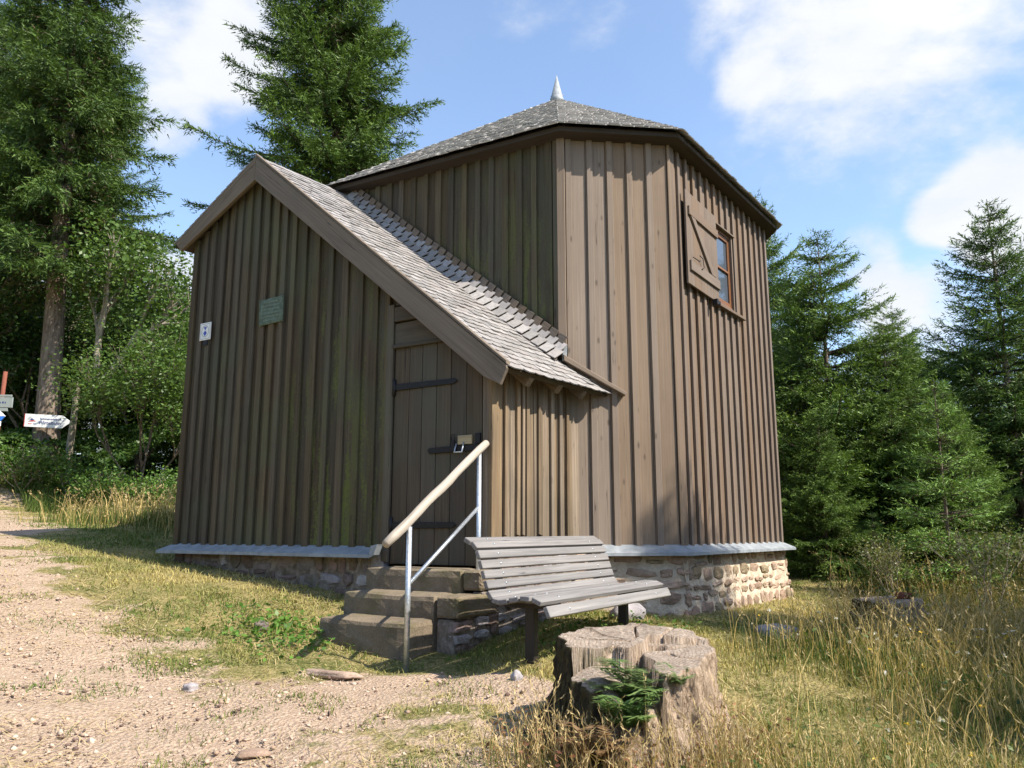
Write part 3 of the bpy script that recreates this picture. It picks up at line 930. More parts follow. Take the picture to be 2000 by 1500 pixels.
# verge strip on top of the rake board
piece('verge_strip', M['wood_rake'], P_proof, lambda mb: prism(mb, A, [(PK_T, PK_Z + .008), (EV_T + .01, EV_Z + .008), (EV_T + .01, EV_Z + .036), (PK_T, PK_Z + .036)], OV - .05, OV + .012, -39.8, .003))
# rafter tails under the porch eave
for w_ in (.42, .88, 1.3):
    mb = MB(); c = ev - dn * .13 + ED * w_ - nrm * .10
    box(mb, c, dn, ED, nrm, .14, .035, .045, .004); mb.build('rafter_tail', M['wood_side'], P_proof)
mb = MB(); box(mb, ev + ED * .8 - dn * .012 - nrm * .045, ED, dn, nrm, .80, .012, .022, .003); mb.build('eave_batten', M['wood_shade'], P_proof)
piece('cap_board', M['wood_sun'], P_proof, lambda mb: prism(mb, Cw, [(-.02, 3.175), (.60, 2.83), (.615, 2.86), (-.02, 3.235)], .003, .085, -30, .004))
# flashing strip on the porch corner against wall C
piece('lead_flashing', M['zinc'], P_proof, lambda mb: prism(mb, Cw, [(-.03, 3.18), (.012, 3.16), (.02, 3.34), (-.02, 3.34)], .02, .06, 90, .002))

# --- door
P_door = part('door'); n_pl = 6; dw = (DJ1 - DJ0) / n_pl
cuts = [DJ0, -.915, -.765, -.60, -.44, -.27, DJ1]
for i in range(6):
    a, b = cuts[i], cuts[i + 1]
    zt = 3.19; ztb = min(zt, rakez(b) - .1)
    piece('plank', M['wood_door'], P_door, prism, A, [(a + .003, 1.205), (b - .003, 1.205), (b - .003, ztb), (min(b - .003, max(a + .003, PK_T + (PK_Z - .1 - zt) / sR)), zt), (a + .003, zt)] if ztb < zt and (PK_T + (PK_Z - .1 - zt) / sR) > a + .01 and (PK_T + (PK_Z - .1 - zt) / sR) < b - .01 else [(a + .003, 1.205), (b - .003, 1.205), (b - .003, ztb), (a + .003, min(zt, rakez(a) - .1))], -.028, random.uniform(-.003, .001))
piece('door_head', M['wood_door'], P_door, prism, A, rect(DJ0 - .02, -.28, 3.19, 3.222), -.02, .035, 0.)


def strap(mb, t0, t1, z, h):
    prism(mb, A, [(t0, z - h), (t1 - .04, z - h * .8), (t1, z), (t1 - .04, z + h * .8), (t0, z + h)], .002, .016, 0, .003)
    tube(mb, [A.w(t0 - .005, z - .075, .012), A.w(t0 - .005, z + .075, .012)], .017, 8)


for z in (2.815, 1.545): piece('strap_hinge', M['iron'], P_door, strap, DJ0 + .015, -.36, z, .030)
piece('hasp', M['iron'], P_door, lambda mb: (prism(mb, A, [(-.67, 2.19), (-.66, 2.175), (-.12, 2.18), (-.12, 2.235), (-.66, 2.225), (-.68, 2.21)], .004, .02, 0, .003)))
piece('lock_staple', M['steel'], P_door, lambda mb: tube(mb, [A.w(-.36, 2.25, .02), A.w(-.36, 2.17, .05), A.w(-.28, 2.17, .05), A.w(-.28, 2.26, .02)], .008, 6))
piece('lock_block', M['wood_raw'], P_door, prism, A, rect(-.35, -.20, 2.24, 2.32), .0, .018, 0.)
piece('padlock', M['iron'], P_door, lambda mb: (box(mb, A.w(-.385, 2.235, .035), A.d, A.n, (0, 0, 1), .018, .012, .05, .003), tube(mb, [A.w(-.40, 2.28, .035), A.w(-.40, 2.33, .035), A.w(-.37, 2.33, .035), A.w(-.37, 2.28, .035)], .005, 6)))
piece('keeper', M['iron'], P_door, prism, A, rect(-.16, -.11, 2.24, 2.33), .0, .03)

# --- window and shutter on wall D
P_w = part('window')
piece('reveal', M['wood_frame'], P_w, lambda mb: (prism(mb, Dw, rect(WT0, WT0 + .03, WZ0, WZ1), -.16, -.002, 90, 0), prism(mb, Dw, rect(WT0 + .031, WT1 - .031, WZ0, WZ0 + .03), -.16, -.002, 0, 0), prism(mb, Dw, rect(WT0 + .031, WT1 - .031, WZ1 - .03, WZ1), -.16, -.002, 0, 0)))
piece('reveal', M['wood_window'], P_w, lambda mb: (prism(mb, Dw, rect(WT1 - .03, WT1 - .001, WZ0, WZ1), -.06, .022, 90, 0)))
piece('reveal', M['wood_frame'], P_w, lambda mb: (prism(mb, Dw, rect(WT1 - .03, WT1 - .001, WZ0, WZ1), -.16, -.062, 90, 0)))
piece('frame', M['wood_frame'], P_w, lambda mb: (prism(mb, Dw, rect(WT0 + .031, WT0 + .085, WZ0 + .03, WZ1 - .03), -.055, -.012, 90, .003), prism(mb, Dw, rect(WT1 - .085, WT1 - .031, WZ0 + .03, WZ1 - .03), -.055, -.012, 90, .003),
                                                prism(mb, Dw, rect(WT0 + .086, WT1 - .086, WZ0 + .03, WZ0 + .085), -.055, -.012, 0, .003), prism(mb, Dw, rect(WT0 + .086, WT1 - .086, WZ1 - .085, WZ1 - .03), -.055, -.012, 0, .003)))
zm = (WZ0 + WZ1) / 2 + .0
piece('glazing_bar', M['wood_frame'], P_w, prism, Dw, rect(WT0 + .086, WT1 - .086, zm - .014, zm + .014), -.05, -.008, 0., .003)
for z0, z1 in ((WZ0 + .085, zm - .014), (zm + .014, WZ1 - .085)): piece('pane', M['glass'], P_w, prism, Dw, rect(WT0 + .086, WT1 - .086, z0, z1), -.034, -.030, ch=0)
piece('curtain', M['curtain'], P_w, lambda mb: [prism(mb, Dw, rect(WT0 + .09 + i * .032, WT0 + .118 + i * .032, WZ0 + .04, WZ1 - .04), -.115, -.10 + .008 * (i % 2), ch=0) for i in range(7)])
piece('dark_interior', M['dark_room'], P_w, prism, Dw, rect(WT0 - .1, WT1 + .1, WZ0 - .1, WZ1 + .1), -.5, -.45, ch=0)
piece('window_sill', M['wood_window'], P_w, prism, Dw, [(1.0, 4.065), (2.02, 4.065), (2.02, 4.10), (1.0, 4.10)], .0, .075, 0.)
piece('head_drip', M['wood_window'], P_w, prism, Dw, rect(1.17, WT1 + .03, WZ1 + .001, WZ1 + .022), -.02, .05, 0.)
P_s = part('shutter')
Sf = Frame(Dw.w(.235, 0, .07), 54.2 + 2.1)      # hinged at the window, its free edge stands off the wall
for i in range(5):
    a = i * .192; piece('plank', M['wood_window'], P_s, prism, Sf, rect(a + .0015, a + .1905, 4.095, 5.16), .0, .022)


def brace(mb, poly, g): prism(mb, Sf, poly, .0225, .046, g, .003)


piece('rail', M['wood_window'], P_s, brace, rect(.045, .95, 4.88, 4.98), 0.)
piece('rail', M['wood_window'], P_s, brace, rect(.045, .95, 4.25, 4.36), 0.)
piece('diagonal_brace', M['wood_window'], P_s, brace, [(.69, 4.362), (.82, 4.362), (.22, 4.878), (.09, 4.878)], 135.)
piece('hook', M['iron'], P_s, lambda mb: (tube(mb, [Sf.w(.09, 4.40, .05), Sf.w(.21, 4.385, .07), Sf.w(.28, 4.41, .06)], .006, 6), tube(mb, [Sf.w(.28, 4.47, .055), Sf.w(.36, 4.46, .06), Sf.w(.39, 4.36, .06), Sf.w(.34, 4.33, .05)], .005, 6)))
piece('shutter_catch', M['iron'], P_s, lambda mb: (box(mb, Dw.w(.99, 4.06, .09), Dw.d, Dw.n, (0, 0, 1), .02, .03, .035, .004), box(mb, Dw.w(1.10, 4.075, .08), Dw.d, Dw.n, (0, 0, 1), .025, .02, .02, .004)))

# --- rubble plinth


def stone_mesh(w, h, seed):
    """rounded irregular block, face in x/z, bulging to -y ... returns verts in (t, z, o)"""
    r = random.Random(seed); n = 10; V = []
    angs = [2 * math.pi * (i + r.uniform(-.38, .38)) / n for i in range(n)]
    ex = r.uniform(3.5, 9); rr = []
    for a in angs:
        c, s_ = math.cos(a), math.sin(a); k_ = (abs(c) ** ex + abs(s_) ** ex) ** (-1 / ex) * r.uniform(.80, 1.06); rr.append((c * k_ * w / 2, s_ * k_ * h / 2))
    bul = r.uniform(.008, .026)
    for sc, o in ((1, -.06), (1, .0), (.93, bul * .7), (.6, bul)):
        for (a, b) in rr: V.append((a * sc + r.uniform(-.004, .004), b * sc + r.uniform(-.004, .004), o + r.uniform(-.005, .005)))
    V.append((r.uniform(-.02, .02), r.uniform(-.01, .01), bul + r.uniform(-.004, .012)))
    F = []
    for q in range(3):
        for i in range(n): j = (i + 1) % n; F.append((q * n + i, q * n + j, (q + 1) * n + j, (q + 1) * n + i))
    for i in range(n): F.append((3 * n + i, 3 * n + (i + 1) % n, 4 * n))
    return V, F


def rubble(fr, t0, t1, z0f, z1, mats, parent, base=.0, rowh=(.08, .17), wid=(.1, .30), batter=.0):
    z = z1
    while True:
        h = random.uniform(*rowh); zb = z - h
        if all(zb + h * .6 < z0f(t0 + (t1 - t0) * q / 6) - .05 for q in range(7)): break
        t = t0 + random.uniform(-.05, .03)
        while t < t1 - .03:
            w = random.uniform(*wid); w = min(w, t1 - t + .02)
            if t1 - (t + w) < .07: w = t1 - t + random.uniform(0, .02)
            cz = (z + zb) / 2 + random.uniform(-.02, .02); hh = h * random.uniform(.82, 1.12)
            if cz + hh / 2 > z0f(t + w / 2) - .03:
                sub = [(t + w / 2, cz, w, hh)]
                if w > .2 and random.random() < .25 and hh > .1: sub = [(t + w / 2, cz + hh * .25, w, hh * .47), (t + w / 2, cz - hh * .25, w * .95, hh * .45)]
                for (tc, zc, ww, h2) in sub:
                    V, F = stone_mesh(ww - .018, max(.03, h2 - .016), random.randrange(10 ** 6)); rt = random.uniform(-.10, .10); mb = MB()
                    o_ = base + (z1 - zc) * batter + random.uniform(-.01, .012)
                    mb.add([fr.w(tc + a * math.cos(rt) - b * math.sin(rt), zc + a * math.sin(rt) + b * math.cos(rt), o_ + o) for a, b, o in V], F)
                    mb.build('stone', random.choice(mats), parent)
            t += w + random.uniform(.004, .02)
        z = zb - random.uniform(.004, .016)


def gzf(fr, o): return lambda t: g1(*fr.w(t, 0, o).xy)


P_pl = part('plinth_wall')
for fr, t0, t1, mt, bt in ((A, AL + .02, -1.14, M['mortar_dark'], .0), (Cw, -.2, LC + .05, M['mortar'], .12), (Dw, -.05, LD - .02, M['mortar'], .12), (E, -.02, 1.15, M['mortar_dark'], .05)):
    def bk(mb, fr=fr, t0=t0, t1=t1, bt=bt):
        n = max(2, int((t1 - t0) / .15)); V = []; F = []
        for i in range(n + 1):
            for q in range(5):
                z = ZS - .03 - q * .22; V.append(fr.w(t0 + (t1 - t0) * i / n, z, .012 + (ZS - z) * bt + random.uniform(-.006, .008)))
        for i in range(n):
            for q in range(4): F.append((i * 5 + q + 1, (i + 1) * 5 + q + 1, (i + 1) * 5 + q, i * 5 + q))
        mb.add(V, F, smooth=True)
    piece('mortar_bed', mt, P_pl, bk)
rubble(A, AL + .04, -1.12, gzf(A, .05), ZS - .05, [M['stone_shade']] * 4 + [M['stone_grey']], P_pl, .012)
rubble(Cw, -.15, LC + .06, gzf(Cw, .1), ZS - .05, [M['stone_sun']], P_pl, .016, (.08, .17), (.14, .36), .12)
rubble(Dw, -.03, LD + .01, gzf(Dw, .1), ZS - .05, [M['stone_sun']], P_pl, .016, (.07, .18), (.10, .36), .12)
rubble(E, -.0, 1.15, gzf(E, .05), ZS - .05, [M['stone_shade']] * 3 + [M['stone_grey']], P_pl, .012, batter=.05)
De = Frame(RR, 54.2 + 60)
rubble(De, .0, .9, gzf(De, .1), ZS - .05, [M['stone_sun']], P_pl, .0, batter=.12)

# ------------------------------------------------------------------ stone steps
steps = empty('stone_steps', 'three worn mossy sandstone steps leading up to the wooden door', 'steps')


def slab(name, t0, t1, n0, n1, z0, z1, mat, wear=.02, seed=0):
    r = random.Random(seed); bm = bmesh.new(); bmesh.ops.create_cube(bm, size=1)
    bmesh.ops.subdivide_edges(bm, edges=bm.edges[:], cuts=8, use_grid_fill=True)
    mb = MB(); V = []
    for v in bm.verts:
        x, y, z = v.co.x + .5, v.co.y + .5, v.co.z + .5
        # round the edges
        def rd(q, e): return e + (q - e) if False else q
        t = t0 + (t1 - t0) * x; n_ = n0 + (n1 - n0) * y; zz = z0 + (z1 - z0) * z
        e = sum(1 for q in (x, y, z) if q < .01 or q > .99)
        if e >= 2:
            k_ = .010 if e == 2 else .014
            t += (k_ if x < .01 else -k_ if x > .99 else 0); n_ += (k_ if y < .01 else -k_ if y > .99 else 0); zz += (-k_ if z > .99 else 0)
        if z > .99: zz -= wear * math.exp(-((x - .6) / .3) ** 2) * (y ** 2) + r.uniform(0, .002)
        if y > .99 and z < .99: n_ += r.uniform(-.003, .003)
        V.append(A.w(t + r.uniform(-.002, .002), zz + r.uniform(-.0015, .0015), n_ + r.uniform(-.002, .002)))
    bm.verts.index_update(); F = [tuple(v.index for v in f.verts) for f in bm.faces]; bm.free()
    # frame A is left-handed in (t, outward, z): flip
    mb.add(V, [tuple(reversed(f)) for f in F])
    o = mb.build(name, mat, steps)
    return o


for i, (t0, t1, n0, n1, z0, z1) in enumerate(((-1.10, -.09, .0, .32, .60, 1.19), (-1.07, -.13, .05, .62, .55, 1.01), (-1.03, -.14, .10, .93, .42, .835))):
    slab('step', t0, t1, n0, n1, z0, z1, M['stone_step'], .012, i)
slab('end_block', -.086, .10, .02, .31, 1.03, 1.185, M['stone_step'], .0, 11)
slab('end_block', -.126, .10, .05, .61, .84, 1.005, M['stone_step'], .0, 12)
En = Frame(A.w(.06, 0, 0), A.ang + 90)      # right flank of the steps, towards the bench
rubble(En, -.60, .0, lambda t: .50, .835, [M['stone_shade'], M['stone_shade'], M['stone_grey']], steps, .0, (.14, .24), (.18, .32))
rubble(En, -.30, .0, lambda t: .86, 1.02, [M['stone_shade']], steps, .0, (.12, .16), (.12, .18))
slab('core', -.12, .06, .02, .61, .45, .838, M['mortar_dark'], 0, 21)

# ------------------------------------------------------------------ handrail
rail = empty('handrail', 'single handrail with pale wooden bar on galvanised posts beside the stone steps', 'handrail')
P1 = Vector((-.735, 5.81, g1(-.735, 5.81) - .08)); P2 = Vector((-.275, 6.70, g1(-.275, 6.7) - .08))
r0, r1 = Vector((-.868, 5.60, 1.405)), Vector((-.222, 6.80, 2.235)); rd = (r1 - r0).normalized()


def rz(p): k_ = (Vector((p.x, p.y, 0)) - Vector((r0.x, r0.y, 0))).length / (Vector((r1.x, r1.y, 0)) - Vector((r0.x, r0.y, 0))).length; return r0.z + (r1.z - r0.z) * k_


piece('post', M['steel'], rail, tube, [P1, Vector((P1.x, P1.y, rz(P1) - .03))], .0205, 14)
piece('post', M['steel'], rail, tube, [P2, Vector((P2.x, P2.y, rz(P2) - .03))], .0205, 14)
piece('brace_tube', M['steel'], rail, tube, [Vector((-.725, 5.83, 1.13)), Vector((-.285, 6.68, 1.68))], .015, 12)
wave = [r0 + (r1 - r0) * (i / 14) + Vector((random.uniform(-.003, .003), 0, random.uniform(-.004, .004))) for i in range(15)]
piece('wooden_bar', M['wood_rail'], rail, tube, wave, [.030] + [.034 + random.uniform(-.0015, .0015) for _ in range(13)] + [.031], 16)

# ------------------------------------------------------------------ bench
bench = empty('park_bench', 'grey slatted wooden bench with curved back in front of the hut', 'bench')
b0 = Vector((.21, 5.15, 0)); b1 = Vector((1.30, 6.88, 0)); bl = (b1 - b0); BL = bl.length; bd = bl.normalized(); bn = Vector((bd.y, -bd.x, 0))
# profile (n: forward positive from the lip, z): slat centres with facing normals
prof = [(.005, .995), (-.070, 1.058), (-.155, 1.072), (-.240, 1.062), (-.325, 1.045), (-.405, 1.040), (-.458, 1.078), (-.486, 1.143), (-.508, 1.208), (-.530, 1.273), (-.552, 1.338), (-.585, 1.396), (-.640, 1.428)]
for i, (n_, z) in enumerate(prof):
    a = prof[max(i - 1, 0)]; c = prof[min(i + 1, len(prof) - 1)]; tg = Vector((c[0] - a[0], c[1] - a[1])).normalized()
    if i == 0: tg = Vector((-.42, .9)).normalized()
    if i == 1: tg = Vector((-.93, .38)).normalized()
    yv = bn * tg.x + Vector((0, 0, tg.y)); cc = b0 + bd * (BL / 2 + (.0 if i else .0)) + bn * n_ + Vector((0, 0, z))
    ln = BL / 2 - (.0 if i < 5 else .05) + random.uniform(-.004, .004)
    mb = MB(); box(mb, cc, bd, yv, bd.cross(yv), ln, .036 if i < 6 else .0285, .016, .004); sl_o = mb.build('slat', M['wood_bench'], bench)
    up_ = bd.cross(yv)
    if up_.z < -.2 or (abs(up_.z) <= .2 and up_.dot(bn) < 0): up_ = -up_
    for s_ in (.28, BL - .30):
        mb = MB(); q_ = cc + bd * (s_ - BL / 2) + up_ * .015; tube(mb, [q_, q_ + up_ * .005], .008, 8); mb.build('bolt', M['steel'], sl_o)


def support(mb, s_):
    pts = [b0 + bd * s_ + bn * (n_ - .0) + Vector((0, 0, z)) for n_, z in prof]
    for i in range(len(pts) - 1):
        a, b = pts[i], pts[i + 1]; dd = (b - a).normalized(); nn = bd.cross(dd)
        sgn = -1 if (nn.z > 0 or nn.dot(bn) > .3) else 1
        box(mb, (a + b) / 2 + nn * sgn * .034, dd, bd, nn, (b - a).length / 2 + .012, .03, .016, .002)


for s_ in (.28, BL - .30): piece('support_rib', M['wood_bench'], bench, support, s_)
for s_ in (.28, BL - .30):
    p = b0 + bd * s_ + bn * -.27; z = g1(p.x, p.y)
    mb = MB(); box(mb, Vector((p.x, p.y, (z - .1 + 1.015) / 2)), (0, 0, 1), bd, bn, (1.015 - z + .1) / 2, .028, .036, .004); mb.build('leg', M['leg'], bench)
    mb = MB(); box(mb, Vector((p.x, p.y, 1.005)) + bn * .02, bn, bd, (0, 0, 1), .20, .03, .018, .003); mb.build('bracket', M['leg'], bench)

# ------------------------------------------------------------------ signs on and around the hut
plq = empty('memorial_plaque', 'green weathered bronze plaque with raised lettering on the dark gable wall', 'plaque')
piece('plate', M['bronze'], plq, prism, A, [(-2.935, 3.645), (-2.58, 3.66), (-2.585, 3.945), (-2.95, 3.93)], .036, .05, 0, .006)
for i, (dx, dz) in enumerate(((-2.93, 3.66), (-2.60, 3.675), (-2.61, 3.93), (-2.935, 3.915))):
    piece('bolt', M['bronze'], plq, lambda mb: tube(mb, [A.w(dx + .015, dz, .05), A.w(dx + .015, dz, .056)], .008, 8))


def relief(mb):
    r = random.Random(5)
    for row in range(6):
        z = 3.895 - row * .040; t = -2.90 + (0.04 if row in (0, 5) else 0)
        while t < -2.63 - (.04 if row in (0, 5) else 0):
            w = r.uniform(.008, .018); hh = r.uniform(.016, .026) * (1.3 if row in (2, 3) else 1)
            prism(mb, A, rect(t, t + w * .45, z - hh / 2, z + hh / 2), .05, .055, 0, .001)
            prism(mb, A, rect(t + w * .46, t + w * .95, z - hh / 2 + r.uniform(0, hh * .5), z - hh / 2 + hh * .62), .05, .0545, 0, .001)
            t += w + .007


piece('relief_lettering', M['bronze_hi'], plq, relief)
mk = empty('trail_marker', 'small white square trail sign with blue diamond and triangle on the gable wall', 'sign')
T0, T1, Z0, Z1 = -3.895, -3.715, 3.605, 3.805; tc_, zc_ = (T0 + T1) / 2, (Z0 + Z1) / 2
piece('plate', M['white'], mk, prism, A, rect(T0, T1, Z0, Z1), .038, .046, 0, .002)
piece('border', M['grey_paint'], mk, lambda mb: [prism(mb, A, r_, .046, .0475, 0, .0005) for r_ in (rect(T0 + .012, T1 - .012, Z0 + .012, Z0 + .017), rect(T0 + .012, T1 - .012, Z1 - .017, Z1 - .012), rect(T0 + .012, T0 + .017, Z0 + .018, Z1 - .018), rect(T1 - .017, T1 - .012, Z0 + .018, Z1 - .018))])


def ringmark(mb):
    for i in range(28):
        a0, a1 = 2 * math.pi * i / 28, 2 * math.pi * (i + .96) / 28
        p = lambda a, r_: (tc_ + math.cos(a) * r_ * .9, zc_ + math.sin(a) * r_)
        prism(mb, A, [p(a0, .061), p(a0, .068), p(a1, .068), p(a1, .061)], .046, .0475, 0, .0003)


piece('ring', M['grey_paint'], mk, ringmark)
piece('diamond', M['blue'], mk, prism, A, [(tc_, zc_ - .056), (tc_ + .030, zc_ - .022), (tc_, zc_ + .010), (tc_ - .030, zc_ - .022)], .046, .048, 0, .0005)
piece('triangle', M['blue'], mk, prism, A, [(tc_, zc_ + .012), (tc_ + .026, zc_ + .05), (tc_ - .026, zc_ + .05)], .046, .048, 0, .0005)
piece('bracket', M['iron'], mk, prism, A, rect(tc_ - .03, tc_ + .045, Z0 - .06, Z0 - .003), .034, .045, 0, .002)


def text_mesh(name, body, size, mat, parent, origin, xd, zd, extr=.002):
    cu = bpy.data.curves.new(name, 'FONT'); cu.body = body; cu.size = size; cu.extrude = extr; cu.align_x = 'LEFT'
    tmp = bpy.data.objects.new('tmp', cu); COL.objects.link(tmp)
    dg = bpy.context.evaluated_depsgraph_get(); me = bpy.data.meshes.new_from_object(tmp.evaluated_get(dg))
    bpy.data.objects.remove(tmp); me.materials.clear(); me.materials.append(mat)
    xd = Vector(xd).normalized(); zd = Vector(zd).normalized(); nn = xd.cross(zd)
    mat4 = Matrix(((xd.x, zd.x, nn.x, origin[0]), (xd.y, zd.y, nn.y, origin[1]), (xd.z, zd.z, nn.z, origin[2]), (0, 0, 0, 1)))
    me.transform(mat4); me.name = name
    return link(bpy.data.objects.new(name, me), parent)


# arrow sign on the big spruce
ars = empty('arrow_sign', 'white arrow sign pointing right nailed to the big spruce trunk', 'sign')
fs = Frame((-10.19, 16.58), 4); pA, pB = (0, 3.64), (0, 3.905)


def asg(mb): prism(mb, fs, [(0, 3.635), (.76, 3.60), (.945, 3.735), (.76, 3.87), (0, 3.905)], 0, .02, 0, .003)


piece('board', M['white'], ars, asg)
sx = (fs.d * 1 + Vector((0, 0, -.046))).normalized(); sz = Vector((0, 0, 1))
text_mesh('lettering', 'Sommerrodelbahn', .058, M['navy'], ars, fs.w(.31, 3.785, .022), sx, sz)
text_mesh('lettering', 'Wirtelbahn', .098, M['navy'], ars, fs.w(.285, 3.69, .022), sx, sz, .003)
piece('emblem_hill', M['red'], ars, lambda mb: (prism(mb, fs, [(.075, 3.69), (.15, 3.69), (.15, 3.70), (.075, 3.705)], .02, .023, 0, .0005), prism(mb, fs, [(.08, 3.74), (.23, 3.745), (.23, 3.755), (.16, 3.765), (.08, 3.75)], .02, .023, 0, .0005)))
piece('emblem_rider', M['navy'], ars, lambda mb: (prism(mb, fs, [(.10, 3.767), (.20, 3.772), (.19, 3.79), (.165, 3.785), (.15, 3.815), (.125, 3.795)], .02, .024, 0, .0005), prism(mb, fs, [(.18, 3.685), (.23, 3.685), (.23, 3.70), (.18, 3.70)], .02, .023, 0, .0005)))
piece('red_edge', M['red'], ars, prism, fs, rect(-.012, -.001, 3.636, 3.904), 0, .02, 90, .001)
# sign post at the left edge
spo = empty('trail_signpost', 'rust red pole with grey board and blue and white diamond at the left edge', 'signpost')
q0 = at(-22, 960, 11.4); q1 = at(11, 726, 11.4); q0.z = min(q0.z, g1(q0.x, q0.y) - .1)
piece('pole', M['rust'], spo, tube, [q0, q1], .028, 10)
fp = Frame((q1.x - .35, q1.y - .06), 3)
pz = lambda v: at(5, v, 11.35).z
xr = at(24, 780, 11.34).x - fp.p.x
piece('name_board', M['board_grey'], spo, prism, fp, rect(xr - .62, xr, pz(796), pz(776)), 0, .02, 0., .003)
piece('top_board', M['board_grey'], spo, prism, fp, rect(xr - .60, xr - .02, pz(775), pz(771)), 0, .018, 0., .002)
piece('lower_board', M['board_grey'], spo, prism, fp, rect(xr - .60, xr - .06, pz(803), pz(797)), 0, .018, 0., .002)
piece('faded_print', M['navy'], spo, lambda mb: [prism(mb, fp, rect(xr - .50 + i * .036, xr - .50 + i * .036 + random.uniform(.012, .028), pz(788), pz(788) + random.uniform(.012, .03)), .02, .0215, 0., .0003) for i in range(12)])
cx, cz = xr - .165, pz(813); hd = .085
piece('diamond_top', M['white'], spo, prism, fp, [(cx - hd, cz), (cx + hd, cz), (cx, cz + hd)], .0, .02, 0, .002)
piece('diamond_bottom', M['blue2'], spo, prism, fp, [(cx - hd, cz - .002), (cx - hd * .35, cz - hd * .8), (cx + hd * .35, cz - hd * .8), (cx + hd, cz - .002)], .0, .02, 0, .002)
piece('small_plate', M['white'], spo, prism, fp, rect(cx - .10, cx + .03, pz(832), pz(823)), .0, .02, 0, .002)

# ------------------------------------------------------------------ trees


def basis(n):
    n = n / np.linalg.norm(n, axis=-1, keepdims=True)
    h = np.where(np.abs(n[..., 2:3]) < .95, np.array([0, 0, 1.]), np.array([1., 0, 0])); x = np.cross(h, n); x /= np.linalg.norm(x, axis=-1, keepdims=True)
    return x, np.cross(n, x)


def tubes_np(P0, P1, r0, r1, seg=4):
    """many little tapered tubes; returns quads"""
    n = len(P0); d = P1 - P0; x, y = basis(d + 1e-9)
    th = np.arange(seg) * 2 * np.pi / seg
    ring_ = np.cos(th)[None, :, None] * x[:, None] + np.sin(th)[None, :, None] * y[:, None]
    V = np.concatenate([P0[:, None] + ring_ * r0[:, None, None], P1[:, None] + ring_ * r1[:, None, None]], 1).reshape(-1, 3)
    b = np.arange(n)[:, None] * 2 * seg; k_ = np.arange(seg)[None]; k2 = (k_ + 1) % seg
    F = np.stack([b + k_, b + k2, b + seg + k2, b + seg + k_], -1).reshape(-1, 4)
    return V, F


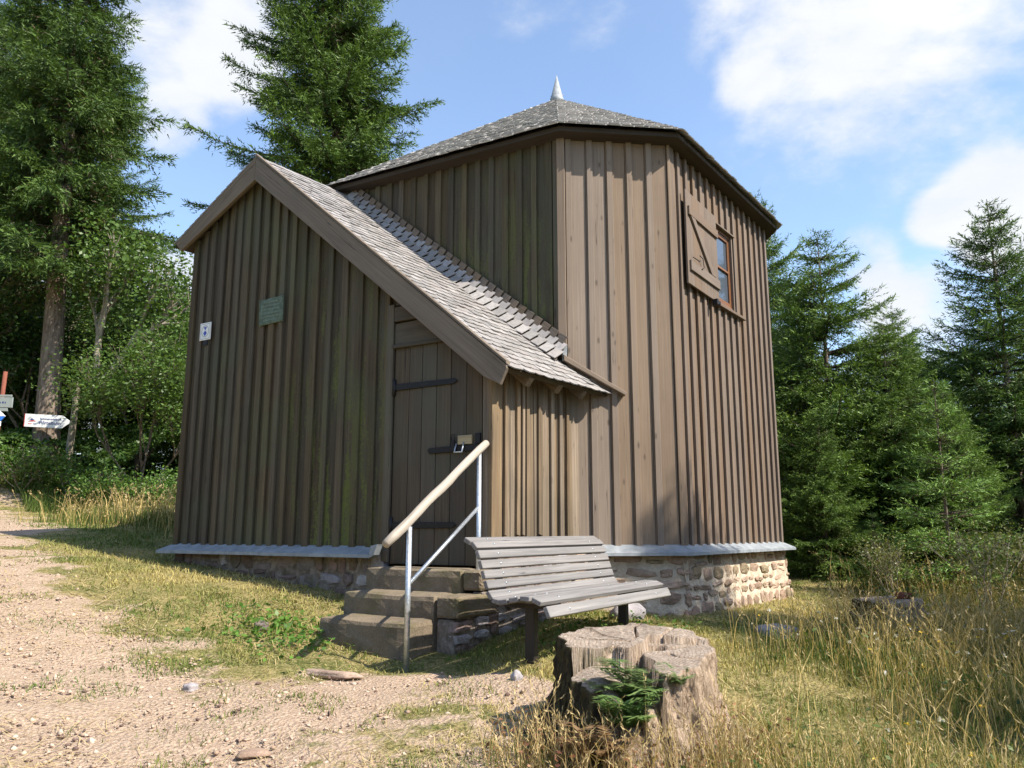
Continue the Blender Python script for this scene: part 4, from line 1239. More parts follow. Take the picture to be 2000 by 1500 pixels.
def spruce_mesh(seed, H, Rr, clear, per_m, needle=.085, nw=.022, droop=.32, tipup=.25, shape=.9, gap=.1, base_col=(.028, .062, .014), tip_col=(.075, .135, .030), lop=0., dens=1., lopdir=1., hang=.25, wood=True):
    r = np.random.default_rng(seed)
    nb = int((H - clear) * per_m); u = np.sort(r.random(nb)); zb = clear + (H - clear) * .985 * u ** .92
    # whorls
    zb = np.round(zb / .33) * .33 * .6 + zb * .4
    az = r.random(nb) * 2 * np.pi
    f = (H - zb) / (H - clear); L = Rr * f ** shape * r.uniform(.52, 1.10, nb) * (1 + lop * np.cos(az - lopdir))
    low = np.clip((zb - clear) / (.10 * (H - clear)), 0, 1); L *= (.72 + .28 * low); L = np.maximum(L, .12)
    L *= np.where(r.random(nb) < gap, .45, 1)
    ns = 7; s_ = np.linspace(0, 1, ns)
    upa = r.uniform(-.12, .18, nb) + .5 * (1 - f) ** 1.5 - .12 * f
    dirh = np.stack([np.cos(az), np.sin(az), 0 * az], 1)

    def spine(bi, s):
        q = dirh[bi] * (L[bi] * s * (1 - .06 * s))[:, None]
        q[:, 2] = zb[bi] + L[bi] * (upa[bi] * s - droop * s ** 2 + tipup * s ** 3); return q
    # branch wood
    bi = np.repeat(np.arange(nb), ns - 1); sa = np.tile(s_[:-1], nb); sb = np.tile(s_[1:], nb)
    rad = .011 * L + .004
    WV, WF = tubes_np(spine(bi, sa), spine(bi, sb), rad[bi] * (1 - .85 * sa), rad[bi] * (1 - .85 * sb), 4)
    wc = np.tile(np.array([.085, .065, .045]), (len(WV), 1)) * r.uniform(.8, 1.2, (len(WV), 1))
    # twigs
    nt = np.maximum(4, (L / .042 * dens).astype(int)); ti = np.repeat(np.arange(nb), nt); n = len(ti)
    ts = np.clip(.14 + .88 * r.random(n), 0, 1); side = np.where(r.random(n) < .5, -1., 1.)
    p = spine(ti, ts); tgt = spine(ti, np.minimum(ts + .03, 1.03)) - spine(ti, np.maximum(ts - .03, 0)); tgt /= np.linalg.norm(tgt, axis=1, keepdims=True) + 1e-9
    sv = np.stack([-dirh[ti, 1], dirh[ti, 0], 0 * ts], 1) * side[:, None]
    ang = np.radians(r.uniform(28, 75, n)); lt = np.minimum(.85, .52 * L[ti]) * (1 - ts * .70) * r.uniform(.45, 1.15, n) + .09
    tip = ts > .93
    ang[tip] *= .35
    dv = tgt * np.cos(ang)[:, None] + sv * np.sin(ang)[:, None]; dv[:, 2] += r.uniform(-hang * 1.6, .12, n); dv /= np.linalg.norm(dv, axis=1, keepdims=True)
    # needle tufts along each twig
    kn = np.maximum(2, (lt / (needle * .52)).astype(int)); ki = np.repeat(np.arange(n), kn); m_ = len(ki)
    first = np.repeat(np.cumsum(kn) - kn, kn); q = (np.arange(m_) - first + r.random(m_)) / kn[ki]
    pos = p[ki] + dv[ki] * (lt[ki] * q)[:, None]; pos[:, 2] -= .12 * lt[ki] * q ** 2
    x, y = basis(dv[ki]); ph = r.random(m_) * 2 * np.pi; rad_ = x * np.cos(ph)[:, None] + y * np.sin(ph)[:, None]
    nd = dv[ki] * .8 + rad_ * r.uniform(.35, .95, m_)[:, None]; nd /= np.linalg.norm(nd, axis=1, keepdims=True)
    wd = np.cross(nd, r.normal(size=(m_, 3))); wd /= np.linalg.norm(wd, axis=1, keepdims=True) + 1e-9
    ln = needle * r.uniform(.7, 1.3, m_); w_ = nw * r.uniform(.7, 1.3, m_)
    a = pos - wd * (w_ / 2)[:, None]; b = pos + wd * (w_ / 2)[:, None]; c = pos + nd * ln[:, None] + wd * (w_ * .15)[:, None]
    NV = np.stack([a, b, c], 1).reshape(-1, 3); NF = np.arange(3 * m_).reshape(-1, 3)
    tone = r.random(n); newg = np.clip(q * .7 + ts[ki] * .45 - .25 + .25 * (tone[ki] - .5), 0, 1)
    bt = r.random(nb)
    base = np.array(base_col)[None] * (1 + .5 * (bt[ti][ki] - .5))[:, None]
    c3 = base * (1 - newg)[:, None] + np.array(tip_col)[None] * newg[:, None]
    c3 *= r.uniform(.8, 1.2, m_)[:, None]
    dead = (ts[ki] < .35) & (r.random(m_) < .25)
    c3[dead] = np.array([.10, .075, .04])
    NC = np.repeat(c3, 3, 0)
    # wood quads to triangles, one mesh
    if not wood: return NV, NF, NC
    WT = np.concatenate([WF[:, [0, 1, 2]], WF[:, [0, 2, 3]]]) + len(NV)
    return np.concatenate([NV, WV]), np.concatenate([NF, WT]), np.concatenate([NC, wc])


def trunk_mesh(name, H, r0, mat, lean=(0, 0), seg=14, flare=1.5, seed=0, nseg=14):
    r = np.random.default_rng(seed); V = []; F = []
    for i in range(nseg + 1):
        z = H * i / nseg if i else -.35
        rr = r0 * (1 - .93 * (i / nseg) ** 1.1) * (1 + (flare - 1) * math.exp(-max(z, 0) / .45))
        for k_ in range(seg):
            th = 2 * math.pi * k_ / seg; q = rr * (1 + .06 * math.sin(th * 5 + seed) * math.exp(-max(z, 0) / .6) + r.uniform(-.025, .025))
            V.append((lean[0] * z + q * math.cos(th), lean[1] * z + q * math.sin(th), z))
    for i in range(nseg):
        for k_ in range(seg): k2 = (k_ + 1) % seg; F.append((i * seg + k_, i * seg + k2, (i + 1) * seg + k2, (i + 1) * seg + k_))
    return np_mesh(name, np.array(V), np.array(F), mat, smooth=True)


def tree_from(name, label, cat, group, loc, trunk, crown, rot=0., sc=1., crown_z=1.):
    t = empty(name, label, cat, group, loc); t.rotation_euler = (0, 0, rot); t.scale = (sc, sc, sc * crown_z)
    link(bpy.data.objects.new('trunk', trunk), t); link(bpy.data.objects.new('crown', crown), t); return t


def lean_crown(V, lean): V = V.copy(); V[:, 0] += lean[0] * V[:, 2]; V[:, 1] += lean[1] * V[:, 2]; return V


# the big spruce on the left
V, F, C_ = spruce_mesh(3, 14.9, 3.25, 4.3, 27, .12, .031, dens=2.4, droop=.36, tipup=.28, shape=.86, gap=.25, base_col=(.026, .056, .012), tip_col=(.088, .145, .027), hang=.45)
cb = np_mesh('big_spruce_crown', lean_crown(V, (-.035, 0)), F, M['needle'], C_)
bx, by = -9.93, 17.0
tree_from('spruce_tree', 'tall old spruce with bare lower trunk carrying the white arrow sign', 'tree', None, (bx, by, g1(bx, by)), trunk_mesh('big_spruce_trunk', 14.8, .25, M['bark'], (-.035, 0), seed=4, flare=1.55), cb)
# the spruce behind the roof
V, F, C_ = spruce_mesh(9, 17.8, 3.85, 7.6, 29, .12, .031, dens=2.3, lopdir=3.0, droop=.26, tipup=.34, shape=.68, gap=.16, base_col=(.036, .076, .015), tip_col=(.14, .225, .040), lop=.10, hang=.4)
cc_ = np_mesh('roof_spruce_crown', lean_crown(V, (-.055, 0)), F, M['needle'], C_)
tree_from('spruce_tree', 'tall spruce with ragged crown rising behind the porch roof', 'tree', None, (-4.2, 20, g1(-4.2, 20)), trunk_mesh('roof_spruce_trunk', 17.6, .22, M['bark'], (-.055, 0), seed=5), cc_)
# the young spruces on the right
V, F, C_ = spruce_mesh(21, 6.9, 2.85, .05, 42, .09, .022, dens=1.8, droop=.24, tipup=.28, shape=.70, gap=.12, base_col=(.044, .095, .018), tip_col=(.165, .25, .048), hang=.3)
cR1 = np_mesh('young_spruce_crown', V, F, M['needle'], C_); tR1 = trunk_mesh('young_spruce_trunk', 6.8, .09, M['bark'], seed=6)
V, F, C_ = spruce_mesh(33, 7.8, 3.2, .1, 40, .09, .022, dens=1.7, droop=.14, tipup=.24, shape=.84, gap=.12, base_col=(.040, .088, .02), tip_col=(.14, .22, .05), hang=.25)
cR2 = np_mesh('open_spruce_crown', V, F, M['needle'], C_); tR2 = trunk_mesh('open_spruce_trunk', 7.75, .10, M['bark'], seed=7)
V, F, C_ = spruce_mesh(45, 2.75, 1.1, .03, 80, .060, .012, droop=.06, tipup=.14, shape=.95, gap=.1, base_col=(.095, .175, .035), tip_col=(.21, .34, .08), hang=.15)
cR3 = np_mesh('little_spruce_crown', V, F, M['needle'], C_); tR3 = trunk_mesh('little_spruce_trunk', 2.8, .03, M['bark'], seed=8, flare=1.1)
GR = 'spruces along the edge of the clearing'


def plant_tree(u, Y, label, tr, cr, Hm, vtop=None, rot=0., sc=None, cz=1., grp=GR, name='spruce_tree', x=None):
    xx = x if x is not None else at(u, 900, Y).x
    z = g1(xx, Y)
    if sc is None: sc = (at(u, vtop, Y).z - z) / Hm / cz
    return tree_from(name, label, 'tree', grp, (xx, Y, z), tr, cr, rot, sc, cz)


plant_tree(1628, 13.6, 'dense green spruce standing closest to the right side of the hut', tR1, cR1, 6.9, 452, 0.3)
plant_tree(1505, 18, 'slim spruce whose tip shows past the right eave of the hut', tR1, cR1, 6.9, 385, 2.1, None, 1.35)
plant_tree(1745, 13.0, 'bushy spruce leaning against the dense one, with dead twig tip', tR1, cR1, 6.9, 625, 4.0)
plant_tree(1985, 13.6, 'open branched dark spruce tallest at the right edge of the picture', tR2, cR2, 7.8, 385, 1.0)
plant_tree(1838, 10.4, 'small pale green young spruce in front of the dark ones', tR3, cR3, 2.75, 745, .5)
for i, (u, vt, Y, rot, lab) in enumerate(((1795, 645, 26, .4, 'thin dark far spruce in the gap, tallest of its row'), (1842, 690, 29, 1.9, 'far spruce in the gap, right of the tallest thin one'), (1876, 705, 25, 3.1, 'far spruce in the gap, close beside the open branched spruce'), (1762, 700, 23, 5., 'far spruce in the gap, close behind the bushy spruce'), (1912, 660, 21, 2.6, 'mid distance spruce half hidden by the open branched spruce'))):
    plant_tree(u, Y, lab, tR2, cR2, 7.8, vt, rot, None, 1.25)
for (x, Y, sc, rot, lab) in ((4.75, 12.3, .36, 1.2, 'low bushy spruce filling the shade beside the hut wall'), (6.5, 11.9, .40, 2.7, 'low spruce just left of the small pale green one'), (8.6, 11.6, .44, 3.9, 'low spruce at the right edge below the open branched one'), (7.5, 10.2, .30, 4.4, 'lowest spruce at the right edge, right of the small pale green one'), (6.1, 16.5, .75, 5.2, 'dark spruce in the second row behind the dense one'), (8.6, 17.5, .8, .9, 'dark spruce in the second row behind the low ones'), (12.5, 18, 1.0, 2.2, 'dark spruce in the second row at the right edge')):
    plant_tree(0, Y, lab, tR1, cR1, 6.9, None, rot, sc, 1., GR, 'spruce_tree', x)
for (x, Y, sc, rot, lab) in ((4.9, 11.0, .38, 2.2, 'knee high spruce seedling beside the cut grass behind the hut'), (6.6, 9.6, .55, 4.1, 'waist high pale spruce in front of the small pale green one'), (8.0, 11.2, .8, 1.1, 'pale young spruce at the right edge among the dark ones')):
    plant_tree(0, Y, lab, tR3, cR3, 2.75, None, rot, sc, 1., GR, 'spruce_tree', x)
# trees outside the picture on the sunny side: they throw the shade over the meadow
GS = 'spruces outside the frame shading the meadow'
plant_tree(0, 4.75, 'spruce right of the frame whose tip shades the hut base', tR2, cR2, 7.8, None, .2, 1.17, 1, GS, 'spruce_tree', 7.9)
plant_tree(0, 2.7, 'lower spruce right of the frame shading the nearest tall grass', tR1, cR1, 6.9, None, 1.2, .74, 1, GS, 'spruce_tree', 6.3)
# forest behind on the left: copies of the old spruces further back
GB = 'spruces in the dark wood on the left'
for i, (x, y, rot, sc, lab, which) in enumerate(((-15.5, 22, 1., .95, 'old spruce in the wood behind the signpost', 0), (-14.2, 25, 2.2, .8, 'spruce in the wood just behind the big trunk', 1), (-9.8, 28, 4, .5, 'spruce in the wood between big trunk and hut', 0), (-19, 27, 3, 1., 'spruce deep in the wood at the left edge', 1), (-6.8, 31, 5.2, .45, 'lower spruce in the wood beside the hut corner', 0), (-24, 31, .6, 1., 'spruce deepest in the wood', 0))):
    tr_, cr_ = ((bpy.data.meshes['big_spruce_trunk'], cb), (bpy.data.meshes['roof_spruce_trunk'], cc_))[which]
    tree_from('spruce_tree', lab, 'tree', GB, (x, y, g1(x, y)), tr_, cr_, rot, sc)
for i, (x, y, rot, sc, lab) in enumerate(((-14, 20.5, 1, 1.0, 'young spruce in the undergrowth left of the trunk'), (-11.3, 21.5, 2, .95, 'young spruce in the undergrowth behind the trunk'), (-8.8, 22, 3, .8, 'young spruce in the undergrowth behind the leaning tree'), (-6.6, 21, 4, .62, 'young spruce in the undergrowth by the hut corner'), (-17, 21, 5, 1.1, 'young spruce in the undergrowth at the far left'))):
    tree_from('spruce_tree', lab, 'tree', GB, (x, y, g1(x, y)), tR1, cR1, rot, sc)

# dark belt of far forest all round so that no bare horizon shows


def forest_belt():
    r = np.random.default_rng(5); Vs = []; Fs = []; Cs = []; base = 0
    sV, sF, sC = spruce_mesh(77, 9, 1.9, .1, 10, .50, .19, droop=.2, tipup=.2, shape=.8, base_col=(.022, .05, .014), tip_col=(.05, .09, .025), dens=.4, wood=False)
    n = 420
    for i in range(n):
        a = r.uniform(0, 2 * np.pi); d = r.uniform(40, 80); x, y = d * math.cos(a), 10 + d * math.sin(a)
        if math.cos(a) > .55 and math.sin(a) < .3: continue
        s_ = r.uniform(.6, .95) if (y > 0 and x > 2) else r.uniform(.9, 1.5)
        th = r.uniform(0, 6.28); c, sn = math.cos(th), math.sin(th); z = g1(x, y)
        V = sV * s_; V = np.stack([V[:, 0] * c - V[:, 1] * sn + x, V[:, 0] * sn + V[:, 1] * c + y, V[:, 2] + z], 1)
        Vs.append(V); Fs.append(sF + base); Cs.append(sC); base += len(V)
    return np.concatenate(Vs), np.concatenate(Fs), np.concatenate(Cs)


V, F, C_ = forest_belt()
print('belt tris', len(F))
tag(link(bpy.data.objects.new('far_forest', np_mesh('far_forest', V, F, M['needle'], C_))), kind='stuff')

# ------------------------------------------------------------------ broad-leaved trees and shrubs


def leafy(seed, pts_fn, n, size, cols, up=.3, jitter=.5):
    """n rhombic leaves at positions from pts_fn(r, n)"""
    r = np.random.default_rng(seed); p = pts_fn(r, n)
    d = r.normal(size=(n, 3)); d[:, 2] = d[:, 2] * .5 - .15; d /= np.linalg.norm(d, axis=1, keepdims=True)
    nn = r.normal(size=(n, 3)) * .7 + np.array([0, 0, up]); w = np.cross(d, nn); w /= np.linalg.norm(w, axis=1, keepdims=True) + 1e-9
    l_ = size * r.uniform(.6, 1.3, n); ww = l_ * r.uniform(.45, .65, n)
    a = p; b = p + d * (l_ * .5)[:, None] + w * (ww / 2)[:, None]; c = p + d * l_[:, None]; e = p + d * (l_ * .5)[:, None] - w * (ww / 2)[:, None]
    V = np.stack([a, b, c, e], 1).reshape(-1, 3); F = np.arange(4 * n).reshape(-1, 4)
    t = r.random(n)[:, None]; C3 = (np.array(cols[0]) * (1 - t) + np.array(cols[1]) * t) * r.uniform(.75, 1.25, (n, 1))
    return V, F, np.repeat(C3, 4, 0)


def branchy(seed, stems, depth=3, spread=.6, shrink=.68, r0=.05):
    """small recursive branching; returns segments and tips"""
    r = random.Random(seed); seg = []; tips = []

    def grow(p, d, l_, rad, k_):
        q = p; dd = d.copy()
        for i in range(3):
            dd = (dd + Vector((r.uniform(-.14, .14), r.uniform(-.14, .14), r.uniform(-.04, .10)))).normalized(); e = q + dd * (l_ / 3)
            seg.append((q, e, rad * (1 - i * .12), rad * (1 - (i + 1) * .12))); q = e
            if k_ <= 1: tips.append((q.copy(), dd.copy()))
            if k_ > 0 and i > 0:
                for _ in range(2 if k_ > 1 else 3):
                    nd = (dd + Vector((r.uniform(-1, 1), r.uniform(-1, 1), r.uniform(-.3, .8))) * spread).normalized(); grow(q, nd, l_ * shrink * r.uniform(.7, 1.1), rad * .55, k_ - 1)
        tips.append((q.copy(), dd.copy()))
    for p, d, l_, k_ in stems: grow(Vector(p), Vector(d).normalized(), l_, r0, k_)
    return seg, tips


def shrub(name, label, cat, group, loc, stems, seed, n, size, cols, r0=.04, depth=3, mat='bark_pale', clump=.22, spread=.7, part_names=('stems', 'foliage')):
    root = empty(name, label, cat, group, loc)
    seg, tips = branchy(seed, stems, depth, spread, .66, r0)
    P0 = np.array([s_[0] for s_ in seg]); P1 = np.array([s_[1] for s_ in seg]); V, F = tubes_np(P0, P1, np.array([s_[2] for s_ in seg]), np.array([s_[3] for s_ in seg]), 6)
    link(bpy.data.objects.new(part_names[0], np_mesh(part_names[0], V, F, M[mat], smooth=True)), root)
    tp = np.array([t[0] for t in tips])
    V, F, C3 = leafy(seed, lambda r, m_: tp[r.integers(0, len(tp), m_)] + r.normal(size=(m_, 3)) * clump * np.array([1, 1, .7]), n, size, cols)
    link(bpy.data.objects.new(part_names[1], np_mesh(part_names[1], V, F, M['leaf'], C3)), root); return root


def copy_tree(o, loc, rot, sc, label, group=None):
    c = o.copy(); COL.objects.link(c); c.location = loc; c.rotation_euler = (0, 0, rot); c.scale = (sc, sc, sc); c['label'] = label
    if group: c['group'] = group
    for ch in o.children: d = ch.copy(); COL.objects.link(d); d.parent = c
    return c


LG = ((.06, .12, .02), (.12, .19, .042)); DG = ((.024, .06, .012), (.06, .12, .022))
# pale slanting tree beside the big trunk
shrub('leaning_tree', 'slender pale barked tree leaning right beside the big spruce trunk', 'tree', None, (-9.25, 16.6, g1(-9.25, 16.6)), [((0, 0, -.1), (.26, -.02, 1), 2.3, 0), ((.52, -.05, 2.05), (.55, 0, 1), 1.5, 3), ((.5, -.05, 2.0), (.12, 0, 1), 1.6, 3)], 31, 6500, .10, LG, .085, clump=.42, part_names=('trunk', 'crown'))
# light green bush between trunk and hut
bush = shrub('light_green_tree', 'light green loose leaved tree left of the hut corner', 'tree', 'broad leaved trees at the wood edge', (-7.2, 15.6, g1(-7.2, 15.6)), [((0, 0, -.1), (.05, 0, 1), 2.2, 3), ((.0, 0, .2), (.5, .1, 1), 2.0, 3), ((0, 0, .2), (-.5, -.1, 1), 2.0, 3), ((0, 0, .9), (.05, -.5, 1), 1.8, 3)], 41, 15000, .085, LG, .026, clump=.30, mat='bark', part_names=('trunk', 'crown'))
bush.scale = (.84, .84, .72)
copy_tree(bush, (-6.1, 17.2, g1(-6.1, 17.2)), 2.2, .9, 'light green tree half hidden behind the hut corner', 'broad leaved trees at the wood edge')
dk = shrub('dark_leaved_tree', 'dark green leafy tree in the shade behind the big trunk', 'tree', 'dark leafy trees in the wood', (-11.5, 19.2, g1(-11.5, 19.2)), [((0, 0, -.1), (.05, 0, 1), 3.0, 3), ((0, 0, .4), (.5, .2, 1), 2.6, 3), ((0, 0, .4), (-.5, -.2, 1), 2.6, 3), ((0, 0, .2), (.1, -.6, .8), 2.2, 3)], 51, 18000, .11, DG, .06, clump=.30, mat='bark', part_names=('trunk', 'crown'))
for x, y, rot, sc, lab in ((-13.8, 18.6, 1., 1.0, 'dark leafy tree behind the left signpost'), (-9.2, 19.6, 2.4, .82, 'dark leafy tree behind the leaning pale tree'), (-7.2, 19.5, 4., .68, 'dark leafy tree behind the light green one'), (-16.5, 20, 5., 1.2, 'dark leafy tree at the far left edge'), (-11.2, 22.5, .7, .88, 'tall dark leafy tree filling the wood behind the big trunk'), (-8.4, 23, 3.5, .85, 'tall dark leafy tree deep behind the hut corner'), (-14.8, 22.5, 5.5, .95, 'broad dark leafy tree deep in the wood at the left')):
    copy_tree(dk, (x, y, g1(x, y)), rot, sc, lab)
dk.scale = (.8, .8, .66)
# the wood's undergrowth reads as one mass


def reg_under(r, n, x0, x1, y0, y1): return x0 + (x1 - x0) * r.random(n), y0 + (y1 - y0) * r.random(n)


def thicket(name, seed, n, box_, hmax, size, cols):
    r = np.random.default_rng(seed); X, Y = reg_under(r, n, *box_); Z = gz(X, Y); f = .35 + .65 * field(X, Y, .9, seed)
    V, F, C3 = leafy(seed, lambda rr, m_: np.stack([X, Y, Z + hmax * f * rr.random(m_) ** .8], 1), n, size, cols)
    tag(link(bpy.data.objects.new(name, np_mesh(name, V, F, M['leaf'], C3))), kind='stuff')


thicket('undergrowth', 81, 26000, (-24, -5, 18.5, 28), 4.2, .17, DG)
thicket('undergrowth', 82, 16000, (-13, -5.2, 16.6, 19.5), 2.6, .11, ((.03, .075, .015), (.08, .14, .028)))
# low herb cover at the foot of the big spruce
hb = shrub('bramble_bush', 'low bright green bush at the foot of the big spruce', 'bush', 'low green bushes at the wood edge', (-9.7, 15.9, g1(-9.7, 15.9)), [((0, 0, 0), (a, b, .7), .5, 2) for a, b in ((.6, 0), (-.6, .1), (.2, .6), (-.2, -.6), (.0, 0), (.8, -.4), (-.8, -.3))], 61, 2600, .07, ((.06, .13, .02), (.12, .21, .04)), .012, clump=.16)
for x, y, rot, sc, lab in ((-11.0, 16.0, 1, 1.0, 'low green bush left of the big spruce foot'), (-8.6, 15.7, 2, .9, 'low green bush under the leaning pale tree'), (-12.6, 16.2, 3, 1.1, 'low green bush at the left edge of the wood'), (-7.4, 14.8, 4.4, .8, 'low green bush below the light green tree'), (-6.2, 14.2, 5.1, .8, 'low green bush close to the hut corner')):
    copy_tree(hb, (x, y, g1(x, y)), rot, sc, lab)
# brushwood on the right, in front of the spruces
rb = shrub('brushwood_bush', 'thin stemmed bush of mixed green and brown in front of the right spruces', 'bush', 'brushwood on the right of the clearing', (5.0, 8.6, g1(5.0, 8.6)), [((0, 0, 0), (a, b, 1), .8, 2) for a, b in ((.4, 0), (-.4, .1), (.2, .4), (-.2, -.4), (.0, 0))], 71, 1500, .055, ((.07, .105, .02), (.17, .16, .05)), .010, clump=.2)
rb.scale = (.66, .66, .66)
for x, y, rot, sc, lab in ((4.5, 9.7, 1, .55, 'brushwood bush just beyond the cut stump with a plant pot'), (5.9, 9.0, 2.4, .62, 'brushwood bush below the small pale spruce'), (6.2, 7.4, 3.5, .75, 'brushwood bush at the right edge, middle one'), (5.5, 6.4, 4.8, .65, 'brushwood bush at the right edge, nearest one'), (7.3, 9.8, .6, .8, 'brushwood bush at the right edge, farthest one')):
    copy_tree(rb, (x, y, g1(x, y)), rot, sc, lab)

# ------------------------------------------------------------------ stumps


def m_endgrain():
    k = NT('sawn_stump_top'); p = k.pos(); n = k.noise(p, 1., 6, .7, .5, (30, 30, 6)); n2 = k.noise(p, 5, 5, .65)
    top = k.mix(k.mapr(n, .3, .7), (.36, .275, .21), (.60, .49, .39)); top = k.mix(k.mth('MULTIPLY', k.mapr(n2, .48, .7), .6), top, (.13, .10, .08))
    gm = k.n('ShaderNodeNewGeometry'); sp = k.n('ShaderNodeSeparateXYZ'); k.l(gm.outputs['Normal'], sp.inputs[0])
    f = k.noise(p, 1., 8, .74, .9, (30, 30, 6.5)); f2 = k.noise(p, 4.5, 6, .7)
    side = k.mix(k.mapr(f, .30, .62), (.17, .118, .08), (.58, .44, .32)); side = k.mix(k.mth('MULTIPLY', k.mapr(f2, .5, .72), .55), side, (.24, .14, .085))
    side = k.mix(k.mth('MULTIPLY', k.mapr(f, .42, .3), .8), side, (.035, .026, .02))
    oc = k.objco(); so_ = k.n('ShaderNodeSeparateXYZ'); k.l(oc, so_.inputs[0]); bm_ = k.noise(oc, 7, 7, .75)
    bark = k.mapr(k.mth('SUBTRACT', k.mth('ADD', k.mth('MULTIPLY', so_.outputs['X'], -1.1), bm_), .0), .60, .72)      # bark and moss still cling to the left flank
    side = k.mix(bark, side, k.mix(k.mapr(f, .35, .65), (.035, .028, .02), (.12, .10, .045)))
    rr_ = k.n('ShaderNodeVectorMath', operation='LENGTH'); mp_ = k.n('ShaderNodeMapping'); mp_.inputs['Scale'].default_value = (1, 1, 0); k.l(oc, mp_.inputs[0]); k.l(mp_.outputs[0], rr_.inputs[0])
    ringw = k.mth('SINE', k.mth('ADD', k.mth('MULTIPLY', rr_.outputs['Value'], 330), k.mth('MULTIPLY', n2, 14)))
    top = k.mix(k.mth('MULTIPLY', k.mapr(ringw, .1, 1), .35), top, (.19, .14, .10))
    c = k.mix(k.mapr(sp.outputs['Z'], .55, .85), side, top)
    k.bump(k.mth('ADD', f, k.mth('MULTIPLY', n, .4)), 1., .04)
    return k.fin(c, .9, .15)


M['stump'] = m_endgrain()


def stump(name, label, cx, cy, Rr, H, seed, carve=True):
    root = empty(name, label, 'tree stump', None, (cx, cy, g1(cx, cy)))
    r = np.random.default_rng(seed); na, nr, nz = 220, 56, 34
    th = np.arange(na) * 2 * np.pi / na
    pr = 1 + .05 * np.sin(th * 3 + 1) + .04 * np.sin(th * 5 + .5) + .025 * np.sin(th * 9 + 2) + .015 * np.sin(th * 17 + seed)
    flut = .02 * np.sin(th * 23 + 3 * np.sin(th * 4)) + .014 * np.sin(th * 41 + 2 * np.sin(th * 7)) + .008 * r.normal(size=na)
    # inner polar grid

    def top_h(x, y, rr):
        h = np.full(x.shape, H) + .01 * np.sin(x * 9) + .006 * np.sin(y * 31 + x * 5)
        if carve:
            right = (x > .05 + .05 * np.sin(y * 7)) & (y < .16 - .3 * (x - .05))
            h = np.where(right, H - .045 + .05 * x, h)                                   # right part sawn a little lower
            lobe = (x < -.09 + .02 * np.sin(y * 19)) & (y < -.04 + .25 * (x + .2) + .012 * np.sin(x * 40))
            h = np.where(lobe, H - .115 - .25 * np.clip(-.22 - y, 0, 1) + .02 * np.sin(x * 23), h)   # broken front lobe
            hole = (x > -.10 + .02 * np.sin(y * 25)) & (x < .055 + .02 * np.sin(y * 31)) & (y < -.03 + .02 * np.sin(x * 40)); h = np.where(hole, H - .26 + .05 * np.sin(x * 30) * np.cos(y * 22), h)
            shelf = (x > -.03) & (x < .05) & (y < -.2); h = np.where(shelf, H - .19, h)
            cr = (np.abs(x - .10 - .02 * np.sin(y * 30)) < .055) & (y > -.0) & (y < .085); h = np.where(cr, H - .2, h)
            h = h + .15 * y - .01                                                            # felled with a slope towards the path
            for (ax, ay, dx, dy, w_) in ((.12, .04, .9, .12, .008), (-.02, .02, -.9, .35, .006), (.0, .05, .25, .95, .006), (.16, -.05, .7, -.6, .007), (-.05, .06, -.5, .8, .005), (.1, .1, .8, .6, .005)):
                u_ = (x - ax) * dx + (y - ay) * dy; q_ = -(x - ax) * dy + (y - ay) * dx + .012 * np.sin(u_ * 22)
                h = np.where((u_ > 0) & (np.abs(q_) < w_ * (1.3 - u_ * 2)), h - .07, h)
        else:
            h = np.where(np.hypot(x, y) < .07, H - .05, h)
        return h
    V = [(0, 0, float(top_h(np.array([0.]), np.array([0.]), 0)[0]))]
    rs = (np.arange(1, nr + 1) / nr) ** .8
    for q in rs:
        rr = Rr * pr * (1 + flut * q) * q; x, y = rr * np.cos(th), rr * np.sin(th)
        V += list(zip(x, y, top_h(x, y, q) - (.012 if q == 1 else 0)))
    Vt = np.array(V); edge = Vt[-na:]
    rows = []
    for i in range(1, nz + 1):
        s_ = i / nz; z = edge[:, 2] * (1 - s_) + (-.25) * s_; k_ = 1 + .08 * s_ + .62 * np.clip((.26 - z) / .51, 0, 1) ** 1.6 * (1 + .75 * np.sin(th * 4 + 2.2)) + (.16 * s_ * np.clip(-np.cos(th), 0, 1))
        wob = 1 + .008 * np.sin(th * 31 + z * 14) + .018 * np.sin(th * 11 + z * 8 + seed) + .012 * np.sin(z * 37 + th * 7) + .012 * r.normal(size=na)
        rr = Rr * pr * (1 + flut * (1 + .6 * s_)) * k_ * wob
        rows.append(np.stack([rr * np.cos(th), rr * np.sin(th), z], 1))
    V = np.concatenate([Vt] + rows); F = []
    for k_ in range(na): F.append((0, 1 + k_, 1 + (k_ + 1) % na))
    T = np.array(F); Q = []
    for i in range(nr - 1 + nz):
        a = 1 + i * na; ks = np.arange(na); k2 = (ks + 1) % na
        Q.append(np.stack([a + ks, a + na + ks, a + na + k2, a + k2], 1))
    Q = np.concatenate(Q); F = np.concatenate([T, Q[:, [0, 1, 2]], Q[:, [0, 2, 3]]])
    link(bpy.data.objects.new('wood', np_mesh('stump_wood', V, F, M['stump'])), root); return root


st1 = stump('tree_stump', 'large weathered split tree stump with ferns growing out, in the foreground', .625, 4.25, .375, .485, 3)
st2 = stump('tree_stump', 'low dark stump with a planted top beyond the tall grass', 3.70, 8.1, .30, .36, 8, False)

# pinnate leaves growing from the stump


